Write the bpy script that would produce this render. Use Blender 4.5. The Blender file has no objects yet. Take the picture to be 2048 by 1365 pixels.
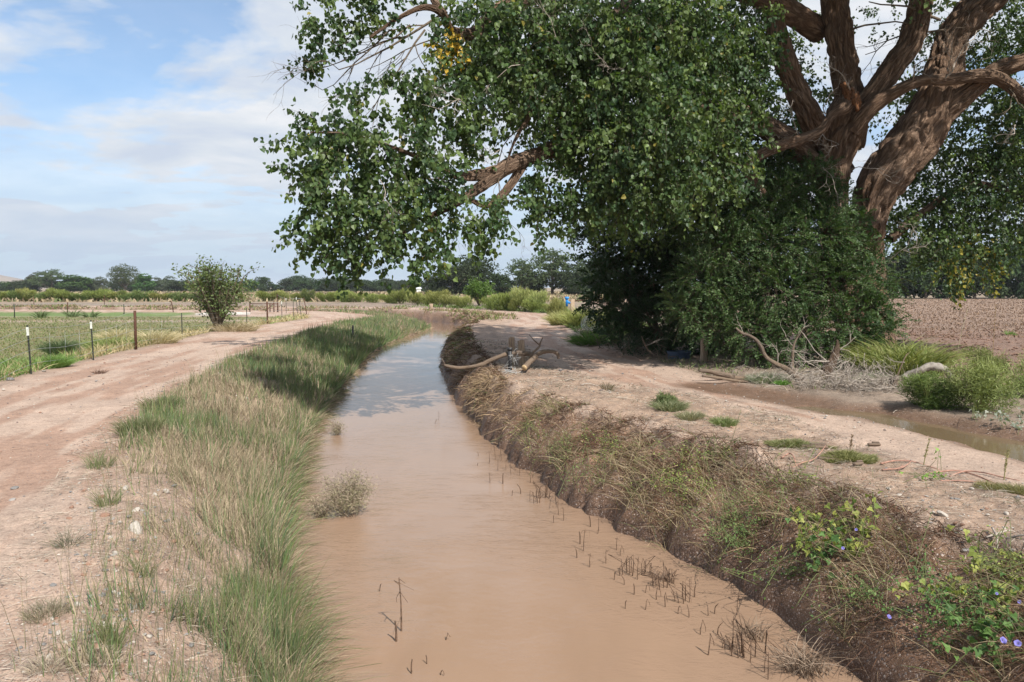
import bpy, math, random
import numpy as np
from mathutils import Vector, Matrix
rng = np.random.default_rng(7)
random.seed(7)
SC = bpy.context.scene
COL = SC.collection
# ---------------------------------------------------------------- camera
CAM_H = 2.0
FPX = 1600.0
TILT = math.atan(107.5 / FPX)
cd = bpy.data.cameras.new('camera')
cam = bpy.data.objects.new('camera', cd); COL.objects.link(cam)
cd.sensor_width = 36.0; cd.lens = FPX / 2048 * 36.0
cd.clip_start = 0.05; cd.clip_end = 9000
cam.location = (0, 0, CAM_H)
cam.rotation_euler = (math.pi / 2 - TILT, 0, 0)
SC.camera = cam
# ---------------------------------------------------------------- sun and sky
SUN_EL = math.radians(47); SUN_AZ = math.radians(150)      # azimuth clockwise from +Y
to_sun = Vector((math.sin(SUN_AZ) * math.cos(SUN_EL), math.cos(SUN_AZ) * math.cos(SUN_EL), math.sin(SUN_EL)))
sl = bpy.data.lights.new('sun', 'SUN'); sun = bpy.data.objects.new('sun', sl); COL.objects.link(sun)
sl.energy = 4.9; sl.angle = math.radians(0.6); sl.color = (1.0, 0.95, 0.88)
sun.rotation_euler = to_sun.to_track_quat('Z', 'Y').to_euler()
world = bpy.data.worlds.new('World'); SC.world = world; world.use_nodes = True

class NT:
    """small node-tree helper"""
    def __init__(s, tree): s.t = tree; s.n = tree.nodes; s.l = tree.links
    def new(s, typ, **kw):
        n = s.n.new(typ)
        for k, v in kw.items():
            if k.startswith('i_'):
                key = k[2:].replace('_', ' ')
                n.inputs[key].default_value = v
            else: setattr(n, k, v)
        return n
    def link(s, a, b): s.l.new(a, b)
    def put(s, v, sock):
        if hasattr(v, 'is_output') or isinstance(v, bpy.types.NodeSocket): s.l.new(v, sock)
        else: sock.default_value = v
    def math(s, op, a, b=0.0, c=None, clamp=False):
        n = s.n.new('ShaderNodeMath'); n.operation = op; n.use_clamp = clamp
        s.put(a, n.inputs[0]); s.put(b, n.inputs[1])
        if c is not None: s.put(c, n.inputs[2])
        return n.outputs[0]
    def mix(s, f, a, b, mode='MIX'):
        n = s.n.new('ShaderNodeMix'); n.data_type = 'RGBA'; n.blend_type = mode
        s.put(f, n.inputs[0]); s.put(a, n.inputs[6]); s.put(b, n.inputs[7])
        return n.outputs[2]
    def ramp(s, f, stops):
        n = s.n.new('ShaderNodeValToRGB'); e = n.color_ramp.elements
        while len(e) < len(stops): e.new(0.5)
        for k, (p, c) in enumerate(stops):
            e[k].position = p; e[k].color = c if len(c) == 4 else (*c, 1)
        s.put(f, n.inputs[0]); return n.outputs[0]
    def noise(s, vec, scale, detail=4, rough=0.55, dist=0.0, lac=2.0):
        n = s.n.new('ShaderNodeTexNoise')
        n.inputs['Scale'].default_value = scale; n.inputs['Detail'].default_value = detail
        n.inputs['Roughness'].default_value = rough; n.inputs['Distortion'].default_value = dist
        n.inputs['Lacunarity'].default_value = lac
        if vec is not None: s.l.new(vec, n.inputs['Vector'])
        return n.outputs[0]
    def mapping(s, vec, loc=(0, 0, 0), rot=(0, 0, 0), scale=(1, 1, 1)):
        n = s.n.new('ShaderNodeMapping')
        n.inputs['Location'].default_value = loc; n.inputs['Rotation'].default_value = rot; n.inputs['Scale'].default_value = scale
        s.l.new(vec, n.inputs['Vector']); return n.outputs[0]

def build_world():
    t = NT(world.node_tree); t.n.clear()
    out = t.new('ShaderNodeOutputWorld'); bg = t.new('ShaderNodeBackground'); bg.inputs[1].default_value = 0.066
    sky = t.new('ShaderNodeTexSky', sky_type='NISHITA', sun_disc=False, sun_elevation=SUN_EL, sun_rotation=SUN_AZ)
    sky.air_density = 1.0; sky.dust_density = 0.8; sky.ozone_density = 1.5; sky.altitude = 1500
    tc = t.new('ShaderNodeTexCoord'); sep = t.new('ShaderNodeSeparateXYZ'); t.link(tc.outputs['Generated'], sep.inputs[0])
    zz = t.math('MAXIMUM', sep.outputs[2], 0.0)
    den = t.math('ADD', zz, 0.16)
    u = t.math('DIVIDE', sep.outputs[0], den); v = t.math('DIVIDE', sep.outputs[1], den)
    cmb = t.new('ShaderNodeCombineXYZ'); t.link(u, cmb.inputs[0]); t.link(v, cmb.inputs[1])
    rot = t.mapping(cmb.outputs[0], loc=CLOUD_LOC, rot=(0, 0, 0.35), scale=(1.0, 1.25, 1))
    n1 = t.noise(rot, 1.25, 9, 0.52, 0.35)
    n2 = t.noise(rot, 5.0, 6, 0.6, 0.2)
    n3 = t.noise(rot, 0.45, 2, 0.5)
    d = t.math('ADD', t.math('MULTIPLY', n1, 0.69), t.math('ADD', t.math('MULTIPLY', n2, 0.17), t.math('MULTIPLY', n3, 0.31)))
    cover = t.ramp(d, [(0.478, (0, 0, 0)), (0.535, (.55, .55, .55)), (0.595, (1, 1, 1))])
    # thin veil that thickens to the horizon
    veil = t.ramp(zz, [(0.0, (.96, .96, .96)), (0.06, (.92, .92, .92)), (0.13, (.68, .68, .68)), (0.22, (.25, .25, .25)), (1.0, (.05, .05, .05))])
    cv = t.math('MAXIMUM', cover, veil)
    shade = t.noise(rot, 2.2, 6, 0.6, 0.3)
    ccol = t.ramp(shade, [(0.36, (6.7, 7.5, 8.9)), (0.5, (7.9, 8.5, 9.3)), (0.64, (9.4, 9.6, 10.0))])
    hor = t.ramp(zz, [(0.0, (4.9, 6.3, 8.1)), (0.07, (5.9, 7.0, 8.5)), (0.2, (7.0, 7.7, 8.8))])
    hz = t.ramp(zz, [(0.02, (1, 1, 1)), (0.19, (0, 0, 0))])
    ccol2 = t.mix(t.math('MULTIPLY', hz, 0.9), ccol, hor)
    skyc = t.mix(1.0, sky.outputs[0], (1.42, 1.72, 1.82, 1), 'MULTIPLY')
    t.link(t.mix(cv, skyc, ccol2), bg.inputs[0])
    t.link(bg.outputs[0], out.inputs[0])
CLOUD_LOC = (5.8, 8.7, 0)
build_world()
vs = SC.view_settings
vs.view_transform = 'Standard'; vs.look = 'None'; vs.exposure = 0.5; vs.gamma = 1.0; vs.use_curve_mapping = False
SC.render.engine = 'CYCLES'
SC.cycles.use_denoising = True
SC.cycles.denoising_prefilter = 'ACCURATE'
SC.cycles.max_bounces = 7; SC.cycles.diffuse_bounces = 3; SC.cycles.transmission_bounces = 4; SC.cycles.transparent_max_bounces = 4
SC.cycles.volume_bounces = 0
# ---------------------------------------------------------------- placing helpers: a pixel of the photograph -> a point of the place
CT, ST = math.cos(TILT), math.sin(TILT)
def ray(px, py):
    cx = (px - 1024) / FPX; cy = (682.5 - py) / FPX
    return np.array([cx, CT + cy * ST, -ST + cy * CT])
def G(px, py, z=0.0):
    d = ray(px, py); k = (z - CAM_H) / d[2]; return np.array([0, 0, CAM_H]) + d * k
def D(px, py, Y):
    d = ray(px, py); return np.array([0, 0, CAM_H]) + d * (Y / d[1])
# ---------------------------------------------------------------- noise
_perm = np.random.default_rng(11).random(65536)
def _h(ix, iy, seed):
    h = (ix.astype(np.int64) * 374761393 + iy.astype(np.int64) * 668265263 + seed * 1442695041) & 0x7fffffff
    h = ((h ^ (h >> 13)) * 1274126177) & 0x7fffffff
    return _perm[(h ^ (h >> 16)) & 65535]
def vnoise(x, y, seed=0, per=None):
    x = np.asarray(x, float); y = np.asarray(y, float)
    ix = np.floor(x); iy = np.floor(y); fx = x - ix; fy = y - iy
    fx = fx * fx * (3 - 2 * fx); fy = fy * fy * (3 - 2 * fy)
    ix = ix.astype(np.int64); iy = iy.astype(np.int64); ix1 = ix + 1
    if per: ix = ix % per; ix1 = ix1 % per
    a = _h(ix, iy, seed); b = _h(ix1, iy, seed); c = _h(ix, iy + 1, seed); d = _h(ix1, iy + 1, seed)
    return (a * (1 - fx) + b * fx) * (1 - fy) + (c * (1 - fx) + d * fx) * fy
def fbm(x, y, oct=4, seed=0):
    s = 0; a = 0.5; t = 0
    for k in range(oct):
        s = s + a * vnoise(np.asarray(x) * 2**k, np.asarray(y) * 2**k, seed + k * 17); t += a; a *= 0.5
    return s / t
def sstep(a, b, x):
    t = np.clip((np.asarray(x, float) - a) / (b - a), 0, 1); return t * t * (3 - 2 * t)
# ---------------------------------------------------------------- mesh helpers
def mesh_from(name, V, F, smooth=True, uv=None, attrs=None):
    """V (n,3); F list of (m,3)/(m,4) int arrays"""
    F = [np.asarray(f, np.int32) for f in (F if isinstance(F, list) else [F]) if len(f)]
    me = bpy.data.meshes.new(name)
    V = np.asarray(V, np.float32)
    me.vertices.add(len(V)); me.vertices.foreach_set('co', V.ravel())
    loops = np.concatenate([f.ravel() for f in F]); tot = np.concatenate([np.full(len(f), f.shape[1], np.int32) for f in F])
    me.loops.add(len(loops)); me.loops.foreach_set('vertex_index', loops)
    me.polygons.add(len(tot)); me.polygons.foreach_set('loop_start', np.concatenate([[0], np.cumsum(tot)[:-1]]).astype(np.int32))
    me.polygons.foreach_set('loop_total', tot)
    me.polygons.foreach_set('use_smooth', np.full(len(tot), smooth, bool))
    if uv is not None:
        ul = me.uv_layers.new(name='UVMap'); ul.data.foreach_set('uv', np.asarray(uv, np.float32)[loops].ravel())
    for k, a in (attrs or {}).items():
        a = np.asarray(a, np.float32)
        if a.ndim == 2:
            if a.shape[1] == 3: a = np.concatenate([a, np.ones((len(a), 1), np.float32)], 1)
            at = me.attributes.new(k, 'FLOAT_COLOR', 'POINT'); at.data.foreach_set('color', a.ravel())
        else:
            at = me.attributes.new(k, 'FLOAT', 'POINT'); at.data.foreach_set('value', a)
    me.update(calc_edges=True)
    return me
def tag(o, label=None, cat=None, group=None, kind=None):
    if label: o['label'] = label
    if cat: o['category'] = cat
    if group: o['group'] = group
    if kind: o['kind'] = kind
    return o
def link(name, me, mat=None, parent=None, loc=None):
    o = bpy.data.objects.new(name, me); COL.objects.link(o)
    if mat is not None and me is not None and not len(me.materials): me.materials.append(mat)
    if parent is not None: o.parent = parent
    if loc is not None: o.location = loc
    return o
def empty(name, loc=(0, 0, 0), rz=0.0):
    o = bpy.data.objects.new(name, None); COL.objects.link(o); o.location = loc; o.rotation_euler = (0, 0, rz)
    o.empty_display_size = 0.2
    return o
def copy_tree(o, parent=None):
    c = o.copy(); COL.objects.link(c); c.parent = parent
    for ch in [x for x in KIDS.get(o.name, [])]:
        copy_tree(ch, c)
    return c
KIDS = {}
def child(name, me, mat, parent, loc=None):
    o = link(name, me, mat, parent, loc); KIDS.setdefault(parent.name, []).append(o); return o
class MB:
    """collects shapes for one mesh object"""
    def __init__(s): s.V = []; s.F4 = []; s.F3 = []; s.U = []; s.C = []; s.n = 0; s.useC = False
    def add(s, V, F, uv=None, col=None):
        V = np.asarray(V, float); F = np.asarray(F)
        if F.shape[1] == 4: s.F4.append(F + s.n)
        else: s.F3.append(F + s.n)
        s.V.append(V); s.U.append(np.zeros((len(V), 2)) if uv is None else uv)
        if col is None: s.C.append(np.ones((len(V), 3)))
        else:
            s.useC = True; col = np.asarray(col, float); s.C.append(np.broadcast_to(col, (len(V), 3)).copy())
        s.n += len(V)
    def mesh(s, name, smooth=True):
        F = []
        if s.F4: F.append(np.concatenate(s.F4))
        if s.F3: F.append(np.concatenate(s.F3))
        return mesh_from(name, np.concatenate(s.V), F, smooth, np.concatenate(s.U), {'col': np.concatenate(s.C)} if s.useC else None)
    def box(s, c, size, rot=None, bev=0.0, col=None):
        hx, hy, hz = np.array(size) / 2; b = min(bev, hx * .9, hy * .9, hz * .9)
        if b <= 0:
            P = np.array([[x, y, z] for z in (-hz, hz) for x, y in ((-hx, -hy), (hx, -hy), (hx, hy), (-hx, hy))])
            F = [[0, 3, 2, 1], [4, 5, 6, 7], [0, 1, 5, 4], [1, 2, 6, 5], [2, 3, 7, 6], [3, 0, 4, 7]]
        else:
            ring = lambda i, z: [[x, y, z] for x, y in ((-hx + i, -hy), (hx - i, -hy), (hx, -hy + i), (hx, hy - i), (hx - i, hy), (-hx + i, hy), (-hx, hy - i), (-hx, -hy + i))]
            sm = lambda z: [[x * (1 - b / hx), y * (1 - b / hy), z] for x, y, _ in ring(b, z)]
            P = np.array(sm(-hz) + ring(b, -hz + b) + ring(b, hz - b) + sm(hz))
            F = []
            for k in range(3):
                for i in range(8):
                    j = (i + 1) % 8; F.append([k * 8 + i, k * 8 + j, k * 8 + 8 + j, k * 8 + 8 + i])
            F += [[24, 25, 26, 27], [24, 27, 28, 31], [28, 29, 30, 31], [3, 2, 1, 0], [7, 4, 3, 0], [7, 6, 5, 4]]
        if rot is not None: P = P @ np.array(rot).T
        s.add(P + np.array(c), F, col=col)
    def tube(s, pts, rad, sides=8, col=None, caps=True, noise=0.0, v0=0.0):
        pts = np.asarray(pts, float); n = len(pts); rad = np.broadcast_to(np.asarray(rad, float), (n,))
        T = np.gradient(pts, axis=0); T /= np.linalg.norm(T, axis=1)[:, None] + 1e-12
        ref = np.array([0, 0, 1.0]) if abs(T[0][2]) < 0.9 else np.array([1.0, 0, 0])
        N = np.zeros_like(pts); b = np.cross(T[0], ref); b /= np.linalg.norm(b); N[0] = b
        for i in range(1, n):
            b = N[i - 1] - T[i] * np.dot(N[i - 1], T[i]); N[i] = b / (np.linalg.norm(b) + 1e-12)
        B = np.cross(T, N)
        a = np.linspace(0, 2 * math.pi, sides, endpoint=False)
        L = np.concatenate([[0], np.cumsum(np.linalg.norm(np.diff(pts, axis=0), axis=1))]) + v0
        R = rad[:, None] * np.ones((n, sides))
        if noise: R = R * (1 + noise * (rng.random((n, sides)) - .5) * 2)
        P = pts[:, None, :] + R[..., None] * (np.cos(a)[None, :, None] * N[:, None, :] + np.sin(a)[None, :, None] * B[:, None, :])
        idx = np.arange(n * sides).reshape(n, sides); nx = np.roll(idx, -1, 1)
        F = np.stack([idx[:-1], nx[:-1], nx[1:], idx[1:]], -1).reshape(-1, 4)
        mr = float(rad.mean())
        uv = np.stack([np.broadcast_to(a / (2 * math.pi) * 2 * math.pi * mr, (n, sides)), np.broadcast_to(L[:, None], (n, sides))], -1).reshape(-1, 2)
        V = P.reshape(-1, 3)
        if caps:
            V = np.concatenate([V, pts[[0]], pts[[-1]]]); uv = np.concatenate([uv, [[0, L[0]], [0, L[-1]]]])
            c0 = n * sides; c1 = c0 + 1
            f0 = np.stack([nx[0], idx[0], np.full(sides, c0)], -1); f1 = np.stack([idx[-1], nx[-1], np.full(sides, c1)], -1)
            k = s.n; s.add(V, F, uv, col); s.F3.append(np.concatenate([f0, f1]) + k)
        else: s.add(V, F, uv, col)
def spline(P, n, closed=False):
    P = np.asarray(P, float); m = len(P)
    Q = np.concatenate([[2 * P[0] - P[1]], P, [2 * P[-1] - P[-2]]])
    t = np.linspace(0, m - 1, n); i = np.minimum(t.astype(int), m - 2); f = (t - i)[:, None]
    a, b, c, d = Q[i], Q[i + 1], Q[i + 2], Q[i + 3]
    return 0.5 * (2 * b + (c - a) * f + (2 * a - 5 * b + 4 * c - d) * f * f + (3 * b - a - 3 * c + d) * f ** 3)
# ---------------------------------------------------------------- materials
def new_mat(name):
    m = bpy.data.materials.new(name); m.use_nodes = True; t = NT(m.node_tree); t.n.clear()
    out = t.new('ShaderNodeOutputMaterial'); return m, t, out
def simple(name, col, rough=0.7, metal=0.0, spec=0.4, var=0.25, scale=30, bump=0.3, stretch=(1, 1, 1), col2=None):
    m, t, out = new_mat(name); p = t.new('ShaderNodeBsdfPrincipled')
    tc = t.new('ShaderNodeTexCoord'); mp = t.mapping(tc.outputs['Object'], scale=stretch)
    n = t.noise(mp, scale, 5, 0.65)
    c2 = col2 or tuple(c * (1 - var * 1.6) for c in col)
    c = t.ramp(n, [(0.33, c2), (0.52, col), (0.72, tuple(min(1, c * (1 + var)) for c in col))])
    t.link(c, p.inputs['Base Color']); p.inputs['Roughness'].default_value = rough; p.inputs['Metallic'].default_value = metal
    p.inputs['Specular IOR Level'].default_value = spec
    if bump:
        b = t.new('ShaderNodeBump'); b.inputs['Strength'].default_value = bump; b.inputs['Distance'].default_value = 0.02
        t.link(n, b.inputs['Height']); t.link(b.outputs[0], p.inputs['Normal'])
    t.link(p.outputs[0], out.inputs[0]); return m
def leafy(name, rough=0.45, trans=0.35, spec=0.5, tcol=(1.25, 1.35, 0.55), fixed=None, objvar=0.0):
    """foliage: colour from the 'col' attribute of each leaf, part of the light passes through"""
    m, t, out = new_mat(name)
    if fixed is None:
        at = t.new('ShaderNodeAttribute', attribute_name='col'); c = at.outputs['Color']
    else:
        rgb = t.new('ShaderNodeRGB'); rgb.outputs[0].default_value = (*fixed, 1); c = rgb.outputs[0]
    if objvar:
        oi = t.new('ShaderNodeObjectInfo'); h = t.new('ShaderNodeHueSaturation')
        t.link(c, h.inputs['Color'])
        t.link(t.math('MULTIPLY_ADD', oi.outputs['Random'], objvar, 1 - objvar / 2), h.inputs['Value'])
        t.link(t.math('MULTIPLY_ADD', oi.outputs['Random'], objvar * 0.08, 0.5 - objvar * 0.05), h.inputs['Hue'])
        c = h.outputs[0]
    p = t.new('ShaderNodeBsdfPrincipled'); p.inputs['Roughness'].default_value = rough
    p.inputs['Specular IOR Level'].default_value = spec
    t.link(c, p.inputs['Base Color'])
    tr = t.new('ShaderNodeBsdfTranslucent'); t.link(t.mix(1.0, c, (*tcol, 1), 'MULTIPLY'), tr.inputs[0])
    mx = t.new('ShaderNodeMixShader'); mx.inputs[0].default_value = trans
    t.link(p.outputs[0], mx.inputs[1]); t.link(tr.outputs[0], mx.inputs[2]); t.link(mx.outputs[0], out.inputs[0])
    return m
M_LEAF = leafy('cottonwood_leaf', 0.46, 0.36, 0.38)
M_ELM = leafy('elm_leaf', 0.5, 0.25, 0.4)
M_GRASS = leafy('grass_blade', 0.6, 0.25, 0.3)
M_DRY = leafy('dry_grass_blade', 0.8, 0.12, 0.15, (1, .9, .7))
M_FARLEAF = leafy('far_foliage', 0.6, 0.2, 0.2, objvar=0.55)
M_SHRUB = leafy('shrub_foliage', 0.6, 0.25, 0.2, objvar=0.35)
def bark_mat(name, ridge, furrow, su=16.0, sv=3.0, bump=1.0, tint=None):
    m, t, out = new_mat(name); p = t.new('ShaderNodeBsdfPrincipled'); p.inputs['Roughness'].default_value = 0.9
    p.inputs['Specular IOR Level'].default_value = 0.2
    uv = t.new('ShaderNodeUVMap'); tc = t.new('ShaderNodeTexCoord')
    mp = t.mapping(uv.outputs[0], scale=(su, sv, 1))
    w = t.noise(mp, 0.6, 3, 0.6); wob = t.new('ShaderNodeVectorMath', operation='MULTIPLY_ADD')
    wn = t.new('ShaderNodeTexNoise'); wn.inputs['Scale'].default_value = 0.7; t.link(mp, wn.inputs['Vector'])
    t.link(wn.outputs[1], wob.inputs[0]); wob.inputs[1].default_value = (1.6, 1.6, 0); t.link(mp, wob.inputs[2])
    n = t.noise(wob.outputs[0], 1.0, 5, 0.6)
    ridg = t.math('ABSOLUTE', t.math('SUBTRACT', n, 0.5)); ridg = t.math('MULTIPLY', ridg, 5.0, clamp=True)
    fine = t.noise(tc.outputs['Object'], 45, 5, 0.7)
    big = t.noise(tc.outputs['Object'], 1.1, 3, 0.5)
    c = t.mix(ridg, (*furrow, 1), (*ridge, 1))
    c = t.mix(t.math('MULTIPLY', fine, 0.7), c, tuple(x * 0.45 for x in ridge) + (1,))
    c = t.mix(t.math('MULTIPLY', t.math('SUBTRACT', big, 0.42, clamp=True), 3.0, clamp=True), c, t.mix(0.5, c, (*(tint or (0.2, 0.11, 0.06)), 1)))
    t.link(c, p.inputs['Base Color'])
    b = t.new('ShaderNodeBump'); b.inputs['Strength'].default_value = bump; b.inputs['Distance'].default_value = 0.08
    t.link(t.math('ADD', ridg, t.math('MULTIPLY', fine, 0.5)), b.inputs['Height']); t.link(b.outputs[0], p.inputs['Normal'])
    t.link(p.outputs[0], out.inputs[0]); return m
M_BARK = bark_mat('cottonwood_bark', (0.58, 0.405, 0.285), (0.045, 0.022, 0.013), 12, 1.7, 1.0)
M_TWIG = simple('live_twig', (0.13, 0.10, 0.07), 0.9, var=0.4, scale=20)
M_DEADTWIG = simple('dead_twig', (0.36, 0.31, 0.26), 0.85, var=0.3, scale=25)
M_DEADWOOD = bark_mat('weathered_wood', (0.23, 0.195, 0.16), (0.16, 0.11, 0.08), 40, 5, 0.5, (0.35, 0.24, 0.15))
M_POSTWOOD = simple('post_wood', (0.36, 0.27, 0.19), 0.9, var=0.3, scale=9, stretch=(6, 6, 0.5), bump=0.6, col2=(0.14, 0.09, 0.06))
M_RUST = simple('rusty_steel', (0.10, 0.045, 0.028), 0.8, 0.3, var=0.4, scale=30)
M_TPOST = simple('green_painted_steel', (0.045, 0.05, 0.04), 0.7, 0.2, var=0.5, scale=25)
M_WHITE = simple('white_paint', (0.6, 0.62, 0.56), 0.6, var=0.1, scale=20)
M_WIRE = simple('galvanised_wire', (0.45, 0.46, 0.46), 0.5, 0.6, var=0.2, scale=10, bump=0)
M_BLACKPIPE = simple('black_pipe', (0.03, 0.03, 0.032), 0.5, var=0.3, scale=15)
M_BLUE = simple('blue_painted_iron', (0.02, 0.22, 0.62), 0.45, var=0.12, scale=20)
M_NAVY = simple('dark_blue_plastic', (0.045, 0.07, 0.12), 0.5, var=0.3, scale=12)
M_ROOT = simple('red_root', (0.34, 0.19, 0.14), 0.8, var=0.25, scale=18)
M_DARKSTALK = simple('wet_dead_stalk', (0.12, 0.072, 0.045), 0.7, var=0.5, scale=50)
M_CONCRETE = simple('pale_concrete', (0.55, 0.52, 0.48), 0.9, var=0.15, scale=6)
# ================================================================ THE LAND
ZW = -0.75
pairs = [(1365, 585, 1740), (1080, 552, 1270), (960, 572, 1085), (840, 618, 950), (740, 703, 890), (700, 745, 893), (680, 790, 903), (657, 868, 925)]
CP = [(6.5, -22), (2.9, -4)]; HW = [(0, 1.95), (0, 1.95)]
for py, a, b in pairs:
    A = G(a, py, ZW); B = G(b, py, ZW); CP.append(((A[0] + B[0]) / 2, (A[1] + B[1]) / 2)); HW.append((0, (B[0] - A[0]) / 2 * 0.96))
CP += [(-6.8, 61), (-11, 68), (-18, 72.5), (-32, 75.5), (-60, 78), (-150, 84), (-400, 100)]
HW += [(0, 1.4)] * 7
HW = np.array([h for _, h in HW]); HW[8:10] = [1.5, 1.4]
CL = spline(np.array(CP), 260)
_k = np.linspace(0, len(CP) - 1, 260)
segL = np.linalg.norm(np.diff(CL, axis=0), axis=1); SS = np.concatenate([[0], np.cumsum(segL)])
i0 = np.argmin(np.abs(CL[:60, 1])); SS = SS - SS[i0]
CHW = np.interp(_k, np.arange(len(CP)), HW)
TT = np.gradient(CL, axis=0); TT /= np.linalg.norm(TT, axis=1)[:, None]; NN = np.stack([TT[:, 1], -TT[:, 0]], 1)    # right side positive
def st(x, y):
    """canal coordinates: distance along it, signed distance to the right of its centre"""
    x = np.asarray(x, float).ravel(); y = np.asarray(y, float).ravel(); s = np.empty_like(x); t = np.empty_like(x)
    A = CL[:-1]; Dv = np.diff(CL, axis=0); LL = (Dv ** 2).sum(1)
    for c in range(0, len(x), 20000):
        px = x[c:c + 20000, None]; py = y[c:c + 20000, None]
        k = np.clip(((px - A[:, 0]) * Dv[:, 0] + (py - A[:, 1]) * Dv[:, 1]) / LL, 0, 1)
        dx = px - (A[:, 0] + k * Dv[:, 0]); dy = py - (A[:, 1] + k * Dv[:, 1]); d2 = dx * dx + dy * dy
        j = d2.argmin(1); r = np.arange(len(j)); kk = k[r, j]
        s[c:c + 20000] = SS[j] + kk * segL[j]
        side = dx[r, j] * Dv[j, 1] - dy[r, j] * Dv[j, 0]
        t[c:c + 20000] = np.sqrt(d2[r, j]) * np.where(side >= 0, 1, -1)
    return s, t
def xy(s, t):
    cx = np.interp(s, SS, CL[:, 0]); cy = np.interp(s, SS, CL[:, 1]); nx = np.interp(s, SS, NN[:, 0]); ny = np.interp(s, SS, NN[:, 1])
    return cx + nx * t, cy + ny * t
def keys(pix, extra, z=0.0):
    P = np.array([G(a, b, z)[:2] for a, b in pix]); s, t = st(P[:, 0], P[:, 1])
    K = sorted(list(zip(s, t)) + extra); K = np.array(K); return lambda q: np.interp(q, K[:, 0], K[:, 1])
f_hw = lambda s: np.interp(s, SS, CHW)
f_LR = keys([(150, 1150), (205, 1000), (240, 880), (360, 780), (450, 730), (580, 680)], [(-20, -3.4), (1, -3.4), (46, -4.8), (58, -4.6), (500, -4.6)])      # left road, edge towards the canal
f_LL = keys([(60, 756), (185, 724), (272, 703), (364, 683), (440, 664), (535, 651)], [(-20, -7.6), (5, -7.6), (12, -7.7), (60, -9.0), (75, -10), (500, -10)])    # left road, edge towards the fence
f_BT = keys([(2048, 1125), (1700, 1000), (1330, 862), (1000, 770)], [(-20, 3.6), (1, 3.6), (20, 2.4), (30, 2.6), (60, 2.5), (500, 2.3)], 0.05)     # crest of the right bank
f_RL = keys([(2048, 1000), (1620, 850), (1400, 790), (1120, 742), (1015, 665)], [(-20, 5.2), (2, 5.2), (50, 4.3), (66, 4.4), (80, 4.0), (500, 4.0)])
f_RR = keys([(2048, 905), (1690, 832), (1500, 778), (1300, 722), (1200, 690), (1135, 642)], [(-20, 7.2), (3, 7.2), (62, 8.6), (78, 8.6), (500, 8.0)])
PUD = np.array([G(*p)[:2] for p in ((1650, 813), (1760, 826), (1900, 856), (2048, 889), (2250, 935))]); PUDR = np.array([.15, .26, .32, .38, .42])
DIT = np.array([G(*p)[:2] for p in ((1420, 772), (1500, 783), (1600, 802))])
def dline(x, y, L, R=None):
    best = np.full(np.shape(x), 1e9)
    for i in range(len(L) - 1):
        a = L[i]; d = L[i + 1] - L[i]; k = np.clip(((x - a[0]) * d[0] + (y - a[1]) * d[1]) / (d @ d), 0, 1)
        q = np.hypot(x - a[0] - k * d[0], y - a[1] - k * d[1])
        if R is not None: q = q - (R[i] + k * (R[i + 1] - R[i]))
        best = np.minimum(best, q)
    return best
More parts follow.
